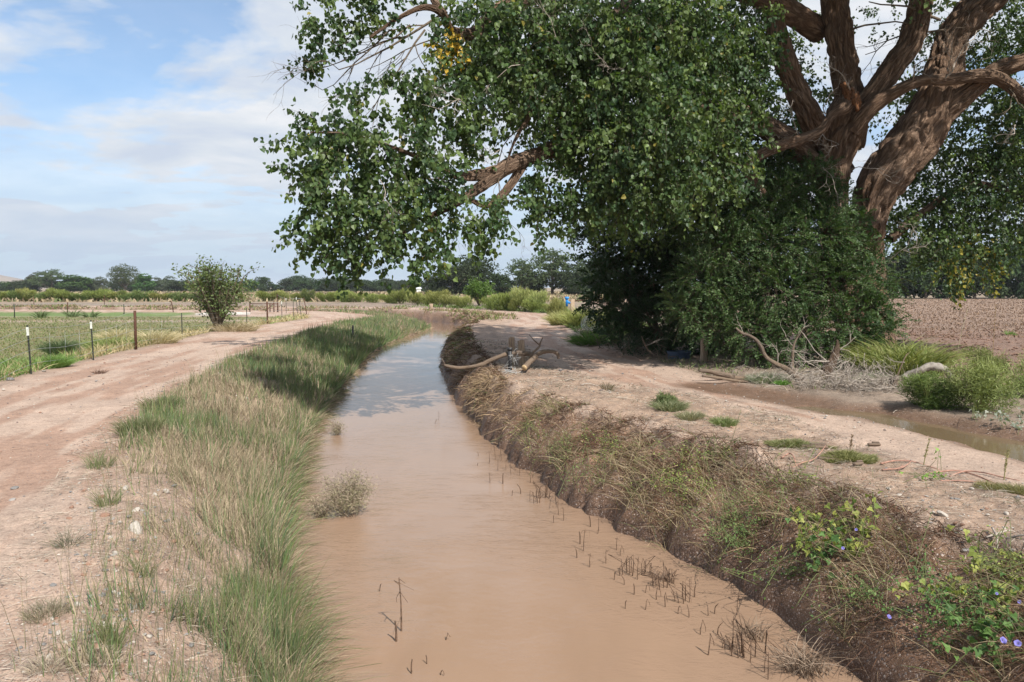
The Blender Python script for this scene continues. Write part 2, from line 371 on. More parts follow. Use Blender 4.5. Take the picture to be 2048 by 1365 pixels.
def land(x, y, s=None, t=None, detail=True):
    """height, and the mask values of the ground at (x, y)"""
    x = np.asarray(x, float); y = np.asarray(y, float); shp = x.shape; x = x.ravel(); y = y.ravel()
    if s is None: s, t = st(x, y)
    hw = f_hw(s); LR = f_LR(s); LL = f_LL(s); BT = f_BT(s); RL = f_RL(s); RR = f_RR(s)
    hwl = hw + 0.30 * (vnoise(s * 1.1, 0 * s, 5) - .5) + 0.12 * (vnoise(s * 4, 0 * s, 6) - .5)
    hwr = hw + 0.26 * (vnoise(s * 1.6, 0 * s, 7) - .5) + 0.16 * (vnoise(s * 4.7, 0 * s, 8) - .5)
    BTn = BT + 0.45 * (vnoise(s * 0.9, 0 * s, 9) - .5) + 0.2 * (vnoise(s * 3.1, 0 * s, 10) - .5)
    z = np.zeros_like(x)
    # left bank: gentle near the road, steeper at the water
    L = (t < 0); d = -t - hwl; w = np.maximum(-LR - hwl, .3); k = np.clip(d / w, 0, 1)
    zl = ZW + (0.0 - ZW) * (1 - (1 - k) ** 1.7) + 0.04 * np.sin(np.clip(k, 0, 1) * math.pi)
    zl = np.where(d < 0, ZW + np.maximum(d, -1.2) * 0.55, zl)
    z = np.where(L, zl, z)
    # right bank: steep undercut face, crest a little above the road
    d = t - hwr; w = np.maximum(BTn - hwr, .3); k = np.clip(d / w, 0, 1)
    zr = ZW + (0.07 - ZW) * (k ** 0.48)
    kk = sstep(BTn, RL + .3, t); zr = np.where(t > BTn, 0.07 * (1 - kk), zr)
    zr = np.where(d < 0, ZW + np.maximum(d, -1.2) * 0.7, zr)
    z = np.where(~L, zr, z)
    # roads: shallow wheel tracks
    rl = (t - (LL + LR) / 2); rr = (t - (RL + RR) / 2)
    for q, half in ((rl, (LR - LL) / 2), (rr, (RR - RL) / 2)):
        m = sstep(1.0, 0.8, np.abs(q) / np.maximum(half, .1))
        z += -0.022 * np.exp(-((np.abs(q) - 0.85) / 0.3) ** 2) * m
    # fields
    fl = sstep(LL - .3, LL - 1.8, t); z += -0.14 * fl
    fr = sstep(RR + .2, RR + 1.6, t); z += 0.06 * fr
    pd = dline(x, y, PUD, PUDR) + 0.22 * (vnoise(x * 2.2, y * 2.2, 31) - .5); dd = dline(x, y, DIT) - .25
    z += -0.17 * sstep(0.55, -0.25, pd) - 0.05 * sstep(0.5, -0.1, dd)
    r = np.hypot(x, y)
    near = 1 / (1 + (r / 60) ** 2)
    bank = (sstep(LR - .4, LR + .4, t) * sstep(RL + .3, RL - .3, t))
    road = np.maximum(sstep(LL - .4, LL + .2, t) * sstep(LR + .3, LR - .3, t), sstep(RL - .3, RL + .3, t) * sstep(RR + .3, RR - .3, t))
    plough = fr * sstep(8.5, 11, x) * sstep(11, 14, y) * sstep(140, 128, y)
    if detail:
        z += near * ((fbm(x * 1.3, y * 1.3, 4, 3) - .5) * (.06 + .10 * bank) + (fbm(x * 7, y * 7, 3, 4) - .5) * (.014 + .05 * bank + 0.012 * (1 - road)))
        f = sstep(0.0, 0.5, t - hwr) * sstep(0.5, 0, t - BTn)
        z += f * near * ((fbm(s * 2.6, t * 3.5, 4, 22) - .45) * .34)
        z += plough * ((fbm(x * 2.4, y * 2.4, 4, 23) - .45) * 0.22 * sstep(42, 20, y) + (np.sin(y * 6.2) * .03) * sstep(60, 30, y) + (fbm(x * 1.2, y * .8, 3, 24) - .5) * .06)
    # far ground drifts a little
    z += sstep(100, 400, r) * (fbm(x / 90, y / 90, 2, 40) - .5) * .8
    M = dict(s=s, t=t, hw=hw, LR=LR, LL=LL, BT=BTn, RL=RL, RR=RR, hwl=hwl, hwr=hwr, pd=pd, dd=dd, road=road, fl=fl, fr=fr, plough=plough, r=r)
    return z.reshape(shp), M
def gz(x, y):
    return land(np.atleast_1d(np.asarray(x, float)), np.atleast_1d(np.asarray(y, float)))[0]
def GG(px, py):
    """the point of the modelled ground seen at a pixel"""
    z = 0.0
    for _ in range(12):
        p = G(px, py, z); z = 0.5 * z + 0.5 * float(gz(p[0], p[1])[0])
    return G(px, py, z)
def build_land():
    a1 = np.radians(np.linspace(-37, 37, 640)); a2 = np.radians(np.linspace(37, 323, 70)[1:-1])
    ang = np.concatenate([a1, a2])
    # rings: even steps in the picture
    py = np.concatenate([np.linspace(900, 330, 150), np.linspace(326, 60, 170)[0:], np.linspace(59, 12, 60), np.linspace(11.3, 1.2, 16)])
    rr = 3500.0 / py * (1 / 1.0); rr = np.concatenate([[0.3, 1.2, 2.2, 3.0], rr, [5200]])
    R, A = np.meshgrid(rr, ang, indexing='ij')
    X = R * np.sin(A); Y = R * np.cos(A)
    Z, M = land(X, Y); nr, na = R.shape
    x = X.ravel(); y = Y.ravel(); s, t = M['s'], M['t']
    # ---------------- soil colours (what the ground is made of, lit or not)
    n1 = fbm(x * .5, y * .5, 4, 50); n2 = fbm(x * 2.5, y * 2.5, 4, 51); n3 = fbm(s * .35, t * 3.0, 4, 52)
    def C(*c): return np.array(c)
    road = C(.49, .365, .285)[None] * (0.80 + .42 * n2[:, None]); 
    road = road * (1 - .34 * sstep(.47, .62, n3)[:, None] * C(.6, .9, 1.05)[None])
    gravel = C(.43, .325, .255)[None] * (0.62 + .7 * n2[:, None])
    col = gravel.copy()
    def over(c, m): nonlocal_col[0] = nonlocal_col[0] * (1 - m[:, None]) + c * m[:, None]
    nonlocal_col = [col]
    leftbank = (t < 0)
    over(C(.40, .285, .215) * (0.65 + .7 * n2[:, None]), (leftbank * 1.0))
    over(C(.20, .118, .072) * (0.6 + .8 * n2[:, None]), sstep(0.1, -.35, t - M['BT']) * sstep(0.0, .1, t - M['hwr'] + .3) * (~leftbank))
    wet = np.exp(-(np.maximum(np.maximum(t - M['hwr'], -t - M['hwl']), 0) / .12)) 
    over(C(.15, .09, .06)[None] + 0 * x[:, None], wet * .85)
    jitter = (n2 - .5) * 1.0
    rm = np.maximum(sstep(M['LL'] - .25, M['LL'] + .3, t + jitter) * sstep(M['LR'] + .35, M['LR'] - .25, t + jitter),
                    sstep(M['RL'] - .35, M['RL'] + .35, t + jitter) * sstep(M['RR'] + .3, M['RR'] - .2, t + jitter))
    over(road, rm)
    # left of the road: grey verge, then grass soil
    fl = sstep(M['LL'] - .2, M['LL'] - .9, t + jitter * .6)
    over(C(.20, .19, .085) * (.7 + .6 * n1[:, None]), fl)
    bare = sstep(57, 60, y + (x + 20) * -.02 + 3 * (n1 - .5)) * (t < 0) * (y < 140) * fl
    strip = np.exp(-((y - 51 - .05 * (x + 20)) / 1.6) ** 2) * (x < -9) * fl
    over(C(.43, .32, .26) * (.75 + .5 * n1[:, None]), np.maximum(bare, strip * .9))
    greenstrip = sstep(57, 60, y) * sstep(76, 70, y + 4 * (n1 - .5)) * sstep(-21, -27, x + 6 * (n1 - .5)) * fl
    over(C(.14, .21, .06) * (.8 + .4 * n1[:, None]), greenstrip)
    # right of the road
    fr = sstep(M['RR'] - .1, M['RR'] + .5, t + jitter * .6)
    over(C(.27, .21, .16) * (.6 + .8 * n2[:, None]), fr)
    pl = M['plough']; n4 = fbm(x * .9, y * 3.2, 4, 60)
    over(C(.235, .145, .105)[None] * (.55 + .9 * n4[:, None]), pl * sstep(44, 30, y + 8 * (n1 - .5)))
    stub = sstep(30, 44, y + 8 * (n1 - .5)) * pl
    over(C(.28, .19, .135)[None] * (.6 + .8 * n4[:, None]), stub)
    # beyond the shrubs: dry weeds, pasture
    far = sstep(96, 104, y + .02 * x) * (1 - pl) * (1 - bare)
    over(C(.29, .225, .15) * (.75 + .5 * fbm(x / 25, y / 9, 3, 61)[:, None]), far)
    behind = sstep(0, -8, y) * (fl + fr > .5)
    over(C(.24, .22, .12)[None] + 0 * x[:, None], behind)
    wetm = np.maximum(sstep(.7, .15, M['pd']), sstep(.7, .1, M['dd']))
    over(C(.235, .145, .095)[None] * (.8 + .4 * n2[:, None]), wetm * .92)
    # tracked ruts in the roads: slightly damper, redder soil
    strip = sstep(M['BT'] - .1, M['BT'] + .3, t) * sstep(M['RL'] + .2, M['RL'] - .5, t + jitter); over(C(.40, .28, .20) * (.42 + .95 * n2[:, None]), strip * .95)
    furrow = .5 + .5 * np.sin(y * 3.1 + 1.2 * n1 + x * .12); over(C(.17, .105, .078)[None] + 0 * x[:, None], pl * furrow * sstep(75, 45, y) * .55)
    col = np.clip(nonlocal_col[0] * .83, .01, 1)
    gr = np.clip(1 - rm * .55 - fl * .8 - fr * .3, 0, 1)
    wetv = np.maximum(wet * .8, wetm * .9)
    # ---------------- faces, split by what the ground is there
    idx = np.arange(nr * na).reshape(nr, na); nx = np.roll(idx, -1, 1)
    F = np.stack([idx[:-1], nx[:-1], nx[1:], idx[1:]], -1).reshape(-1, 4)
    F = F[:, ::-1]
    fs = s[F].mean(1); ft = t[F].mean(1); fx = x[F].mean(1); fy = y[F].mean(1)
    LR_, LL_, BT_, RL_, RR_, hw_ = [M[k][F].mean(1) for k in ('LR', 'LL', 'BT', 'RL', 'RR', 'hw')]
    pdm = M['pd'][F].mean(1)
    cls = np.full(len(F), 0)
    cls[(ft <= -hw_ - .0) & (ft > LR_)] = 1
    cls[(ft >= hw_) & (ft < RL_)] = 2
    cls[(ft <= LR_) & (ft > LL_)] = 3
    cls[(ft >= RL_) & (ft < RR_)] = 4
    cls[(ft <= LL_)] = 5
    cls[(ft <= LL_) & (fy > 57)] = 6
    cls[(ft >= RR_)] = 7
    cls[(ft >= RR_) & (fx > 10) & (fy > 12.5) & (fy < 135)] = 8
    cls[(fy > 100) & ~((fx > 10) & (fy < 135)) & (cls != 3) & (cls != 4)] = 9
    cls[(cls == 0) & ((ft > -hw_ - .0) & (ft < hw_)) & (np.abs(ft) < hw_ - .55)] = -1      # opaque muddy water hides it
    names = ['canal_bed', 'canal_bank', 'gravel_bank', 'dirt_road', 'farm_track', 'green_pasture', 'bare_field', 'verge', 'ploughed_field', 'far_ground']
    V = np.stack([x, y, Z.ravel()], 1)
    m = ground_mat()
    for c, nm in enumerate(names):
        f = F[cls == c]
        if not len(f): continue
        u, inv = np.unique(f, return_inverse=True)
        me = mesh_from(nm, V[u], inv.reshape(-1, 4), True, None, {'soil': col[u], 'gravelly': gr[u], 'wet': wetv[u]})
        tag(link(nm, me, m), kind='structure')
def ground_mat():
    m, t, out = new_mat('ground'); p = t.new('ShaderNodeBsdfPrincipled')
    geo = t.new('ShaderNodeNewGeometry'); pos = geo.outputs['Position']
    at = t.new('ShaderNodeAttribute', attribute_name='soil'); ag = t.new('ShaderNodeAttribute', attribute_name='gravelly'); aw = t.new('ShaderNodeAttribute', attribute_name='wet')
    base = at.outputs['Color']
    f1 = t.noise(pos, 9, 6, 0.7); f2 = t.noise(pos, 45, 5, 0.7); f3 = t.noise(pos, 160, 3, 0.6)
    c = t.mix(1.0, base, t.ramp(f1, [(.3, (.70, .68, .66)), (.5, (1, 1, 1)), (.72, (1.18, 1.17, 1.14))]), 'MULTIPLY')
    c = t.mix(1.0, c, t.ramp(f2, [(.32, (.62, .6, .58)), (.5, (1, 1, 1)), (.7, (1.22, 1.2, 1.18))]), 'MULTIPLY')
    # small pebbles pressed into the soil
    def peb(scale, thr, bright):
        v = t.new('ShaderNodeTexVoronoi', feature='F1'); v.inputs['Scale'].default_value = scale; t.link(pos, v.inputs['Vector'])
        sel = t.new('ShaderNodeSeparateColor'); t.link(v.outputs['Color'], sel.inputs[0])
        on = t.math('LESS_THAN', v.outputs['Distance'], t.math('MULTIPLY', sel.outputs[0], thr))
        pc = t.ramp(sel.outputs[1], [(0, (.14, .12, .115)), (.35, (.28, .2, .16)), (.7, (.38, .30, .25)), (1, (.55, .48, .42))])
        return on, pc, v.outputs['Distance']
    on1, pc1, d1 = peb(38, .42, 1); on2, pc2, d2 = peb(95, .5, 1)
    gsel = t.math('MULTIPLY', on1, t.math('GREATER_THAN', t.math('ADD', ag.outputs['Fac'], t.math('MULTIPLY', f1, .5)), .72))
    g2 = t.math('MULTIPLY', on2, t.math('MULTIPLY_ADD', ag.outputs['Fac'], .35, .3))
    c = t.mix(g2, c, pc2); c = t.mix(t.math('MULTIPLY', gsel, .85), c, pc1)
    c = t.mix(t.math('MULTIPLY', aw.outputs['Fac'], .45), c, t.mix(1.0, c, (.45, .4, .38, 1), 'MULTIPLY'))
    t.link(c, p.inputs['Base Color'])
    t.link(t.math('MULTIPLY_ADD', aw.outputs['Fac'], -.55, .95), p.inputs['Roughness']); p.inputs['Specular IOR Level'].default_value = 0.3
    h = t.math('ADD', t.math('MULTIPLY', f1, .5), t.math('ADD', t.math('MULTIPLY', f2, .35), t.math('MULTIPLY', f3, .15)))
    h = t.math('ADD', h, t.math('MULTIPLY', gsel, t.math('SUBTRACT', .35, d1)))
    b = t.new('ShaderNodeBump'); b.inputs['Strength'].default_value = .8; b.inputs['Distance'].default_value = .035
    t.link(h, b.inputs['Height']); t.link(b.outputs[0], p.inputs['Normal']); t.link(p.outputs[0], out.inputs[0]); return m
build_land()
def water_mat(name, col, bump, sc):
    m, t, out = new_mat(name); p = t.new('ShaderNodeBsdfPrincipled')
    geo = t.new('ShaderNodeNewGeometry'); pos = geo.outputs['Position']
    big = t.noise(t.mapping(pos, scale=(1.6, .5, 1)), .7, 4, .6, .6)
    c = t.ramp(big, [(.3, tuple(x * .93 for x in col)), (.55, col), (.75, tuple(min(1, x * 1.06) for x in col))]); w1 = t.noise(t.mapping(pos, rot=(0, 0, .25), scale=(1, 1.6, 1)), sc, 5, .62, 1.2); w2 = t.noise(t.mapping(pos, scale=(1, 2.4, 1)), sc * 4.2, 4, .6, .4)
    patch = t.ramp(t.noise(pos, .8, 3, .5), [(.38, (.18, .18, .18)), (.62, (1, 1, 1))])
    sp = t.new('ShaderNodeSeparateXYZ'); t.link(pos, sp.inputs[0]); calm = t.ramp(t.math('DIVIDE', sp.outputs[1], 40.0), [(.2, (1, 1, 1)), (.42, (.22, .22, .22)), (.9, (.06, .06, .06))])       # still water upstream, where no wind reaches
    h = t.math('MULTIPLY', t.math('MULTIPLY', t.math('ADD', w1, t.math('MULTIPLY', w2, .35)), patch), calm)
    b = t.new('ShaderNodeBump'); b.inputs['Strength'].default_value = bump; b.inputs['Distance'].default_value = .05
    t.link(h, b.inputs['Height'])
    # the silt glows from below the surface, so only the mirror part follows the ripples
    df = t.new('ShaderNodeBsdfDiffuse'); t.link(c, df.inputs[0]); gl = t.new('ShaderNodeBsdfGlossy'); gl.inputs['Roughness'].default_value = .05; t.link(b.outputs[0], gl.inputs['Normal'])
    fr = t.new('ShaderNodeFresnel'); fr.inputs['IOR'].default_value = 1.36; t.link(b.outputs[0], fr.inputs['Normal']); mx = t.new('ShaderNodeMixShader'); t.link(fr.outputs[0], mx.inputs[0]); t.link(df.outputs[0], mx.inputs[1]); t.link(gl.outputs[0], mx.inputs[2]); t.n.remove(p); t.link(mx.outputs[0], out.inputs[0]); return m
def build_water():
    sv = np.concatenate([np.linspace(-18, 60, 160), np.linspace(61, 330, 60)]); tv = np.linspace(-1, 1, 9)
    S, T = np.meshgrid(sv, tv, indexing='ij'); X, Y = xy(S.ravel(), T.ravel() * (f_hw(S.ravel()) + .55))
    n, k = S.shape; idx = np.arange(n * k).reshape(n, k)
    F = np.stack([idx[:-1, :-1], idx[:-1, 1:], idx[1:, 1:], idx[1:, :-1]], -1).reshape(-1, 4)
    tag(link('canal_water', mesh_from('canal_water', np.stack([X, Y, np.full(len(X), ZW)], 1), F), water_mat('muddy_water', (.285, .188, .126), .36, 4.0)), kind='structure')
    ext = np.concatenate([[PUD[0] + (PUD[0] - PUD[1]) / np.linalg.norm(PUD[0] - PUD[1]) * .8], PUD, [PUD[-1] + (PUD[-1] - PUD[-2]) / np.linalg.norm(PUD[-1] - PUD[-2]) * 1.3]])
    c = spline(ext, 30); r = np.interp(np.linspace(-1, 5, 30), range(5), PUDR) + .5
    tt = np.gradient(c, axis=0); tt /= np.linalg.norm(tt, axis=1)[:, None]; nn = np.stack([tt[:, 1], -tt[:, 0]], 1)
    V = np.concatenate([c + nn * r[:, None], c - nn * r[:, None]]); V = np.column_stack([V, np.full(60, -.078)])
    i = np.arange(29); F = np.stack([i, i + 1, i + 31, i + 30], -1)
    tag(link('puddle_water', mesh_from('puddle_water', V, F), water_mat('puddle_water', (.165, .118, .068), .05, 3.0)), kind='structure')
build_water()
# far hill
def build_hill():
    a = np.radians(np.linspace(-48, -28, 60)); V = []; 
    for k, (r, f) in enumerate(((1350, 0), (1500, .6), (1700, 1.0), (2000, .7), (2300, 0))):
        prof = sstep(-28.5, -33.5, np.degrees(a)) * (26 + 9 * fbm(np.degrees(a) * .6, 0 * a + k, 4, 70)) * f
        V.append(np.stack([r * np.sin(a), r * np.cos(a), prof - 1.5], 1))
    V = np.concatenate(V); idx = np.arange(300).reshape(5, 60)
    F = np.stack([idx[:-1, :-1], idx[:-1, 1:], idx[1:, 1:], idx[1:, :-1]], -1).reshape(-1, 4)[:, ::-1]
    tag(link('hills', mesh_from('hills', V, F), simple('hill_soil', (.24, .2, .17), .95, var=.2, scale=.02, bump=0)), kind='structure')
build_hill()
# ================================================================ FOLIAGE BUILDERS
def unit(v): return v / (np.linalg.norm(v, axis=-1, keepdims=True) + 1e-12)
LEAF_T = np.array([[0, 0, 0], [.40, .02, .10], [.46, .42, .12], [0, 1.0, -.04], [-.46, .42, .12], [-.40, .02, .10]])
LEAF_F = np.array([[0, 1, 2, 3], [0, 3, 4, 5]])
NARROW_T = np.array([[0, 0, 0], [.22, .45, .05], [0, 1.0, 0], [-.22, .45, .05]]); NARROW_F = np.array([[0, 1, 2, 3]])
def leaves(P, A, N, size, T, Ff, col):
    """P base points, A direction of the tip, N rough normal"""
    A = unit(A); S = unit(np.cross(A, N)); N = np.cross(S, A); n = len(P); k = len(T)
    V = P[:, None] + size[:, None, None] * (T[None, :, 0:1] * S[:, None] + T[None, :, 1:2] * A[:, None] + T[None, :, 2:3] * N[:, None])
    F = (Ff[None] + (np.arange(n) * k)[:, None, None]).reshape(-1, Ff.shape[1])
    return V.reshape(-1, 3), F, np.repeat(col, k, 0)
def branchlets(blobs, per, rpow=2.1, length=(.45, .9), droop=.5):
    """start, direction and length of twigs that fill the blobs; blobs (n,4) centre and radius, per = twigs for r=1"""
    S = []; Dr = []; Ln = []
    for b in blobs:
        n = max(3, int(per * b[3] ** rpow * (b[4] if len(b) > 4 else 1)))
        d = unit(rng.normal(size=(n, 3))); rad = b[3] * (.25 + .75 * rng.random(n) ** .6); c = np.array(b[:3])
        p = c + d * rad[:, None] * np.array([1, 1, .85]) * .8
        dr = unit(d * 1.0 + rng.normal(size=(n, 3)) * .45 + np.array([0, 0, -droop]))
        S.append(p); Dr.append(dr); Ln.append(rng.uniform(*length, n) * min(1, .55 + .45 * b[3]))
    return np.concatenate(S), np.concatenate(Dr), np.concatenate(Ln)
def twig_mesh(S, Dr, Ln, droop, mat_unused=None, w=.004):
    """thin three-sided twigs following the same curves as the leaves"""
    n = len(S); k = 3; u = np.linspace(0, 1, k)
    P = S[:, None] + Dr[:, None] * (u * 1)[None, :, None] * Ln[:, None, None] + np.array([0, 0, -1.0]) * (u ** 2)[None, :, None] * (droop * Ln)[:, None, None] * .5
    s = unit(np.cross(Dr, rng.normal(size=(n, 3)))); r2 = unit(np.cross(Dr, s)); W = (w * (1.3 - u))[None, :, None]
    ring = [P + s[:, None] * W, P + (-.5 * s + .87 * r2)[:, None] * W, P + (-.5 * s - .87 * r2)[:, None] * W]
    V = np.stack(ring, 2).reshape(-1, 3); base = (np.arange(n) * k * 3)[:, None]
    F = []
    for i in range(k - 1):
        for j in range(3): F.append(np.stack([base[:, 0] + i * 3 + j, base[:, 0] + i * 3 + (j + 1) % 3, base[:, 0] + i * 3 + 3 + (j + 1) % 3, base[:, 0] + i * 3 + 3 + j], -1))
    return V, np.concatenate(F)
def leaf_positions(S, Dr, Ln, per, droop, jit=.05):
    n = len(S); u = (rng.random((n, per)) * .9 + .1)
    P = S[:, None] + Dr[:, None] * u[..., None] * Ln[:, None, None] + np.array([0, 0, -1.0]) * (u ** 2)[..., None] * (droop * Ln)[:, None, None] * .5
    P = P + rng.normal(size=P.shape) * jit
    return P.reshape(-1, 3), np.repeat(np.arange(n), per)
# ================================================================ COTTONWOOD
def furrowed(name, path, rad, parent, sides=96, step=.07, ridges=26, depth=.12, seed=0, mat=None):
    """a limb whose bark stands out in long forking ridges"""
    path = np.asarray(path, float); L0 = np.linalg.norm(np.diff(path, axis=0), axis=1).sum(); n = max(12, int(L0 / step))
    P = spline(path, n); R = spline(np.column_stack([rad, rad]), n)[:, 0]
    T = np.gradient(P, axis=0); T = unit(T); N = np.zeros_like(P); ref = np.array([0, 1.0, 0])
    b = np.cross(T[0], ref); N[0] = b / np.linalg.norm(b)
    for i in range(1, n):
        b = N[i - 1] - T[i] * (T[i] @ N[i - 1]); N[i] = b / np.linalg.norm(b)
    B = np.cross(T, N); a = np.linspace(0, 2 * math.pi, sides, endpoint=False)
    L = np.concatenate([[0], np.cumsum(np.linalg.norm(np.diff(P, axis=0), axis=1))])
    aa, ll = np.meshgrid(a / (2 * math.pi), L)
    tw = aa + ll * .03
    K = ridges; warp = (vnoise(tw * 9, ll * 1.6, seed + 1, 9) - .5) * 2.2
    nn = vnoise(tw * K + warp, ll * 2.3 + warp * .3, seed + 2, None)
    # periodic blend across the seam
    nn2 = vnoise((tw - 1) * K + warp, ll * 2.3 + warp * .3, seed + 2, None); w = sstep(.9, 1.0, aa); nn = nn * (1 - w) + nn2 * w
    rid = np.clip(np.abs(nn - .5) * 3.2, 0, 1) ** .8
    lump = vnoise(aa * 5, ll * .9, seed + 5, 5) - .5; l2 = vnoise(aa * 11, ll * 2.2, seed + 6, 11) - .5
    rr = R[:, None] * (1 + lump * .22 + l2 * .09) + (rid - .5) * depth * np.clip(R[:, None] / .45, .35, 1) + (vnoise(aa * 60, ll * 11, seed + 7, 60) - .5) * .018
    V = P[:, None] + rr[..., None] * (np.cos(a)[None, :, None] * N[:, None] + np.sin(a)[None, :, None] * B[:, None])
    idx = np.arange(n * sides).reshape(n, sides); nx = np.roll(idx, -1, 1)
    F = np.stack([idx[:-1], nx[:-1], nx[1:], idx[1:]], -1).reshape(-1, 4)
    uv = np.stack([aa * 2 * math.pi * R.mean(), ll], -1).reshape(-1, 2)
    V = np.concatenate([V.reshape(-1, 3), P[[-1]]]); uv = np.concatenate([uv, [[0, L[-1]]]])
    cap = np.stack([idx[-1], nx[-1], np.full(sides, n * sides)], -1)
    return child(name, mesh_from(name, V, [F, cap], False, uv), mat or M_BARK, parent)
def limb(pix, scale=1.0):
    """pix: (px, py, Y, width in pixels)"""
    P = [D(a, b, Y) for a, b, Y, w in pix]; R = [w / 2 / FPX * Y * scale * .93 for a, b, Y, w in pix]
    return P, R
def branchy(mb, start, d, length, r, levels, kids=4, bend=.35, grav=0.0, ang=.7, sides=5, wob=.14):
    """recursive bare branch"""
    n = 7; P = [np.array(start, float)]; d = unit(np.array(d, float))
    for i in range(n - 1):
        d = unit(d + rng.normal(size=3) * wob * bend / .35 + np.array([0, 0, -grav])); P.append(P[-1] + d * length / (n - 1))
    P = np.array(P); mb.tube(P, np.linspace(r, r * .35, n), sides)
    if levels > 0:
        for k in range(kids):
            i = int(rng.integers(1, n)); dd = unit(P[min(i + 1, n - 1)] - P[i - 1]); side = unit(np.cross(dd, rng.normal(size=3)))
            branchy(mb, P[i], unit(dd * math.cos(ang) + side * math.sin(ang)), length * rng.uniform(.35, .65), r * .5 * (1 - .5 * i / n) + .0012, levels - 1, max(2, kids - 1), bend, grav, ang, max(3, sides - 1), wob)
TREE_Y = 22.0
def build_cottonwood():
    base = GG(1738, 700)
    by = TREE_Y; g0 = float(gz(D(1738, 640, by)[0], by)[0]); root = empty('cottonwood_tree', (0, 0, 0))
    tag(root, 'huge old cottonwood with forking furrowed trunks and branches hanging over the ditch', 'tree')
    Y = TREE_Y
    bx = D(1738, 640, Y)[0]
    def F(name, pix, **k):
        P, R = limb(pix); return furrowed(name, P, R, root, **k)
    basept = (1745, 724, Y, 190)
    F('trunk', [(1744, 745, Y, 130), (1740, 690, Y, 104), (1735, 600, Y, 78), (1734, 500, Y, 62), (1740, 425, Y - .1, 70), (1764, 365, Y - .2, 90), (1812, 300, Y - .3, 98), (1848, 245, Y - .3, 88), (1872, 190, Y - .2, 82), (1888, 130, Y, 68), (1900, 85, Y + .1, 60), (1925, 48, Y + .2, 62), (1972, 2, Y + .4, 64), (2035, -70, Y + .5, 60), (2110, -170, Y + .6, 58), (2160, -330, Y + .6, 30)], sides=120, seed=3)
    F('stem', [(1712, 660, Y + .2, 80), (1684, 540, Y + .2, 70), (1666, 440, Y + .1, 60), (1665, 370, Y, 58), (1677, 300, Y - .1, 70), (1692, 245, Y - .1, 80), (1700, 190, Y, 58), (1690, 140, Y, 56), (1680, 90, Y, 54), (1672, 30, Y, 54), (1664, -40, Y, 50), (1640, -160, Y + .2, 48), (1650, -330, Y + .2, 22)], sides=100, seed=13)
    F('limb', [(1700, 290, Y + .2, 50), (1715, 235, Y - .3, 50), (1748, 188, Y - .5, 46), (1783, 140, Y - .6, 46), (1820, 85, Y - .6, 48), (1842, 10, Y - .6, 44), (1872, -80, Y - .6, 46), (1930, -220, Y - .4, 22)], sides=72, ridges=22, seed=23)
    F('limb', [(1690, 350, Y + .3, 44), (1650, 290, Y + .2, 46), (1618, 230, Y - .3, 46), (1584, 160, Y - .5, 42), (1560, 90, Y - .6, 42), (1548, 20, Y - .6, 40), (1520, -90, Y + .6, 34), (1490, -220, Y + .8, 16)], sides=64, ridges=20, seed=33)
    F('limb', [(1705, 260, Y - .5, 40), (1735, 222, Y - .8, 36), (1785, 188, Y - 1.0, 28), (1840, 163, Y - 1.1, 23), (1900, 160, Y - 1.1, 24), (1965, 152, Y - 1.1, 28), (2010, 165, Y - 1.1, 26), (2060, 205, Y - 1.1, 22), (2140, 260, Y - 1.1, 14)], sides=48, ridges=13, depth=.03, seed=43)
    F('limb', [(1855, 265, Y - .2, 44), (1900, 215, Y - .5, 44), (1945, 178, Y - .7, 38), (1995, 142, Y - .8, 34), (2060, 120, Y - .9, 34), (2160, 110, Y - 1, 30), (2280, 60, Y - 1, 14)], sides=56, ridges=16, seed=53)
    # the broken, twisted limb hanging left
    F('broken_limb', [(1705, 190, Y - .9, 22), (1690, 215, Y - 1.1, 26), (1662, 232, Y - 1.2, 18), (1640, 262, Y - 1.3, 20), (1600, 280, Y - 1.4, 22), (1560, 292, Y - 1.5, 22), (1520, 310, Y - 1.5, 22), (1490, 335, Y - 1.5, 20), (1510, 365, Y - 1.5, 18), (1530, 390, Y - 1.5, 12)], sides=28, ridges=8, depth=.02, step=.06, seed=63)
    k = MB()
    for q in ([(1688, 168, Y - .9, 16), (1695, 190, Y - 1.1, 14), (1702, 212, Y - 1.2, 6)], [(1700, 180, Y - .9, 14), (1710, 200, Y - 1.2, 15), (1716, 222, Y - 1.35, 7)], [(1712, 188, Y - .9, 10), (1718, 204, Y - 1.15, 8), (1720, 214, Y - 1.2, 4)]):
        P, R = limb(q); k.tube(spline(P, 12), spline(np.column_stack([R, R]), 12)[:, 0], 12, noise=.4)
    child('torn_stub', k.mesh('torn_stub'), simple('torn_heartwood', (.20, .085, .035), .9, var=.6, scale=9, stretch=(5, 5, 1), bump=1), root)
    # the long low limb that reaches out over the ditch
    F('limb', [(1640, 330, Y + .6, 50), (1500, 240, Y - .6, 48), (1350, 225, 20.2, 46), (1200, 265, 18.6, 38), (1090, 305, 17.6, 34), (1020, 330, 17.0, 34), (975, 362, 16.7, 27), (925, 398, 16.4, 18), (850, 440, 16.2, 10), (800, 470, 16.0, 7)], sides=48, ridges=14, depth=.03, seed=73)
    F('limb', [(1010, 340, 17.0, 26), (960, 350, 16.6, 24), (915, 352, 16.2, 17), (880, 335, 15.9, 12), (800, 300, 15.5, 8), (700, 270, 15.2, 5), (620, 265, 15, 3)], sides=20, ridges=6, depth=.012, seed=83)
    F('limb', [(1050, 325, 17.3, 22), (1010, 385, 17.0, 18), (975, 410, 16.8, 14), (940, 400, 16.5, 9), (890, 380, 16.2, 6)], sides=20, ridges=6, depth=.012, seed=84)
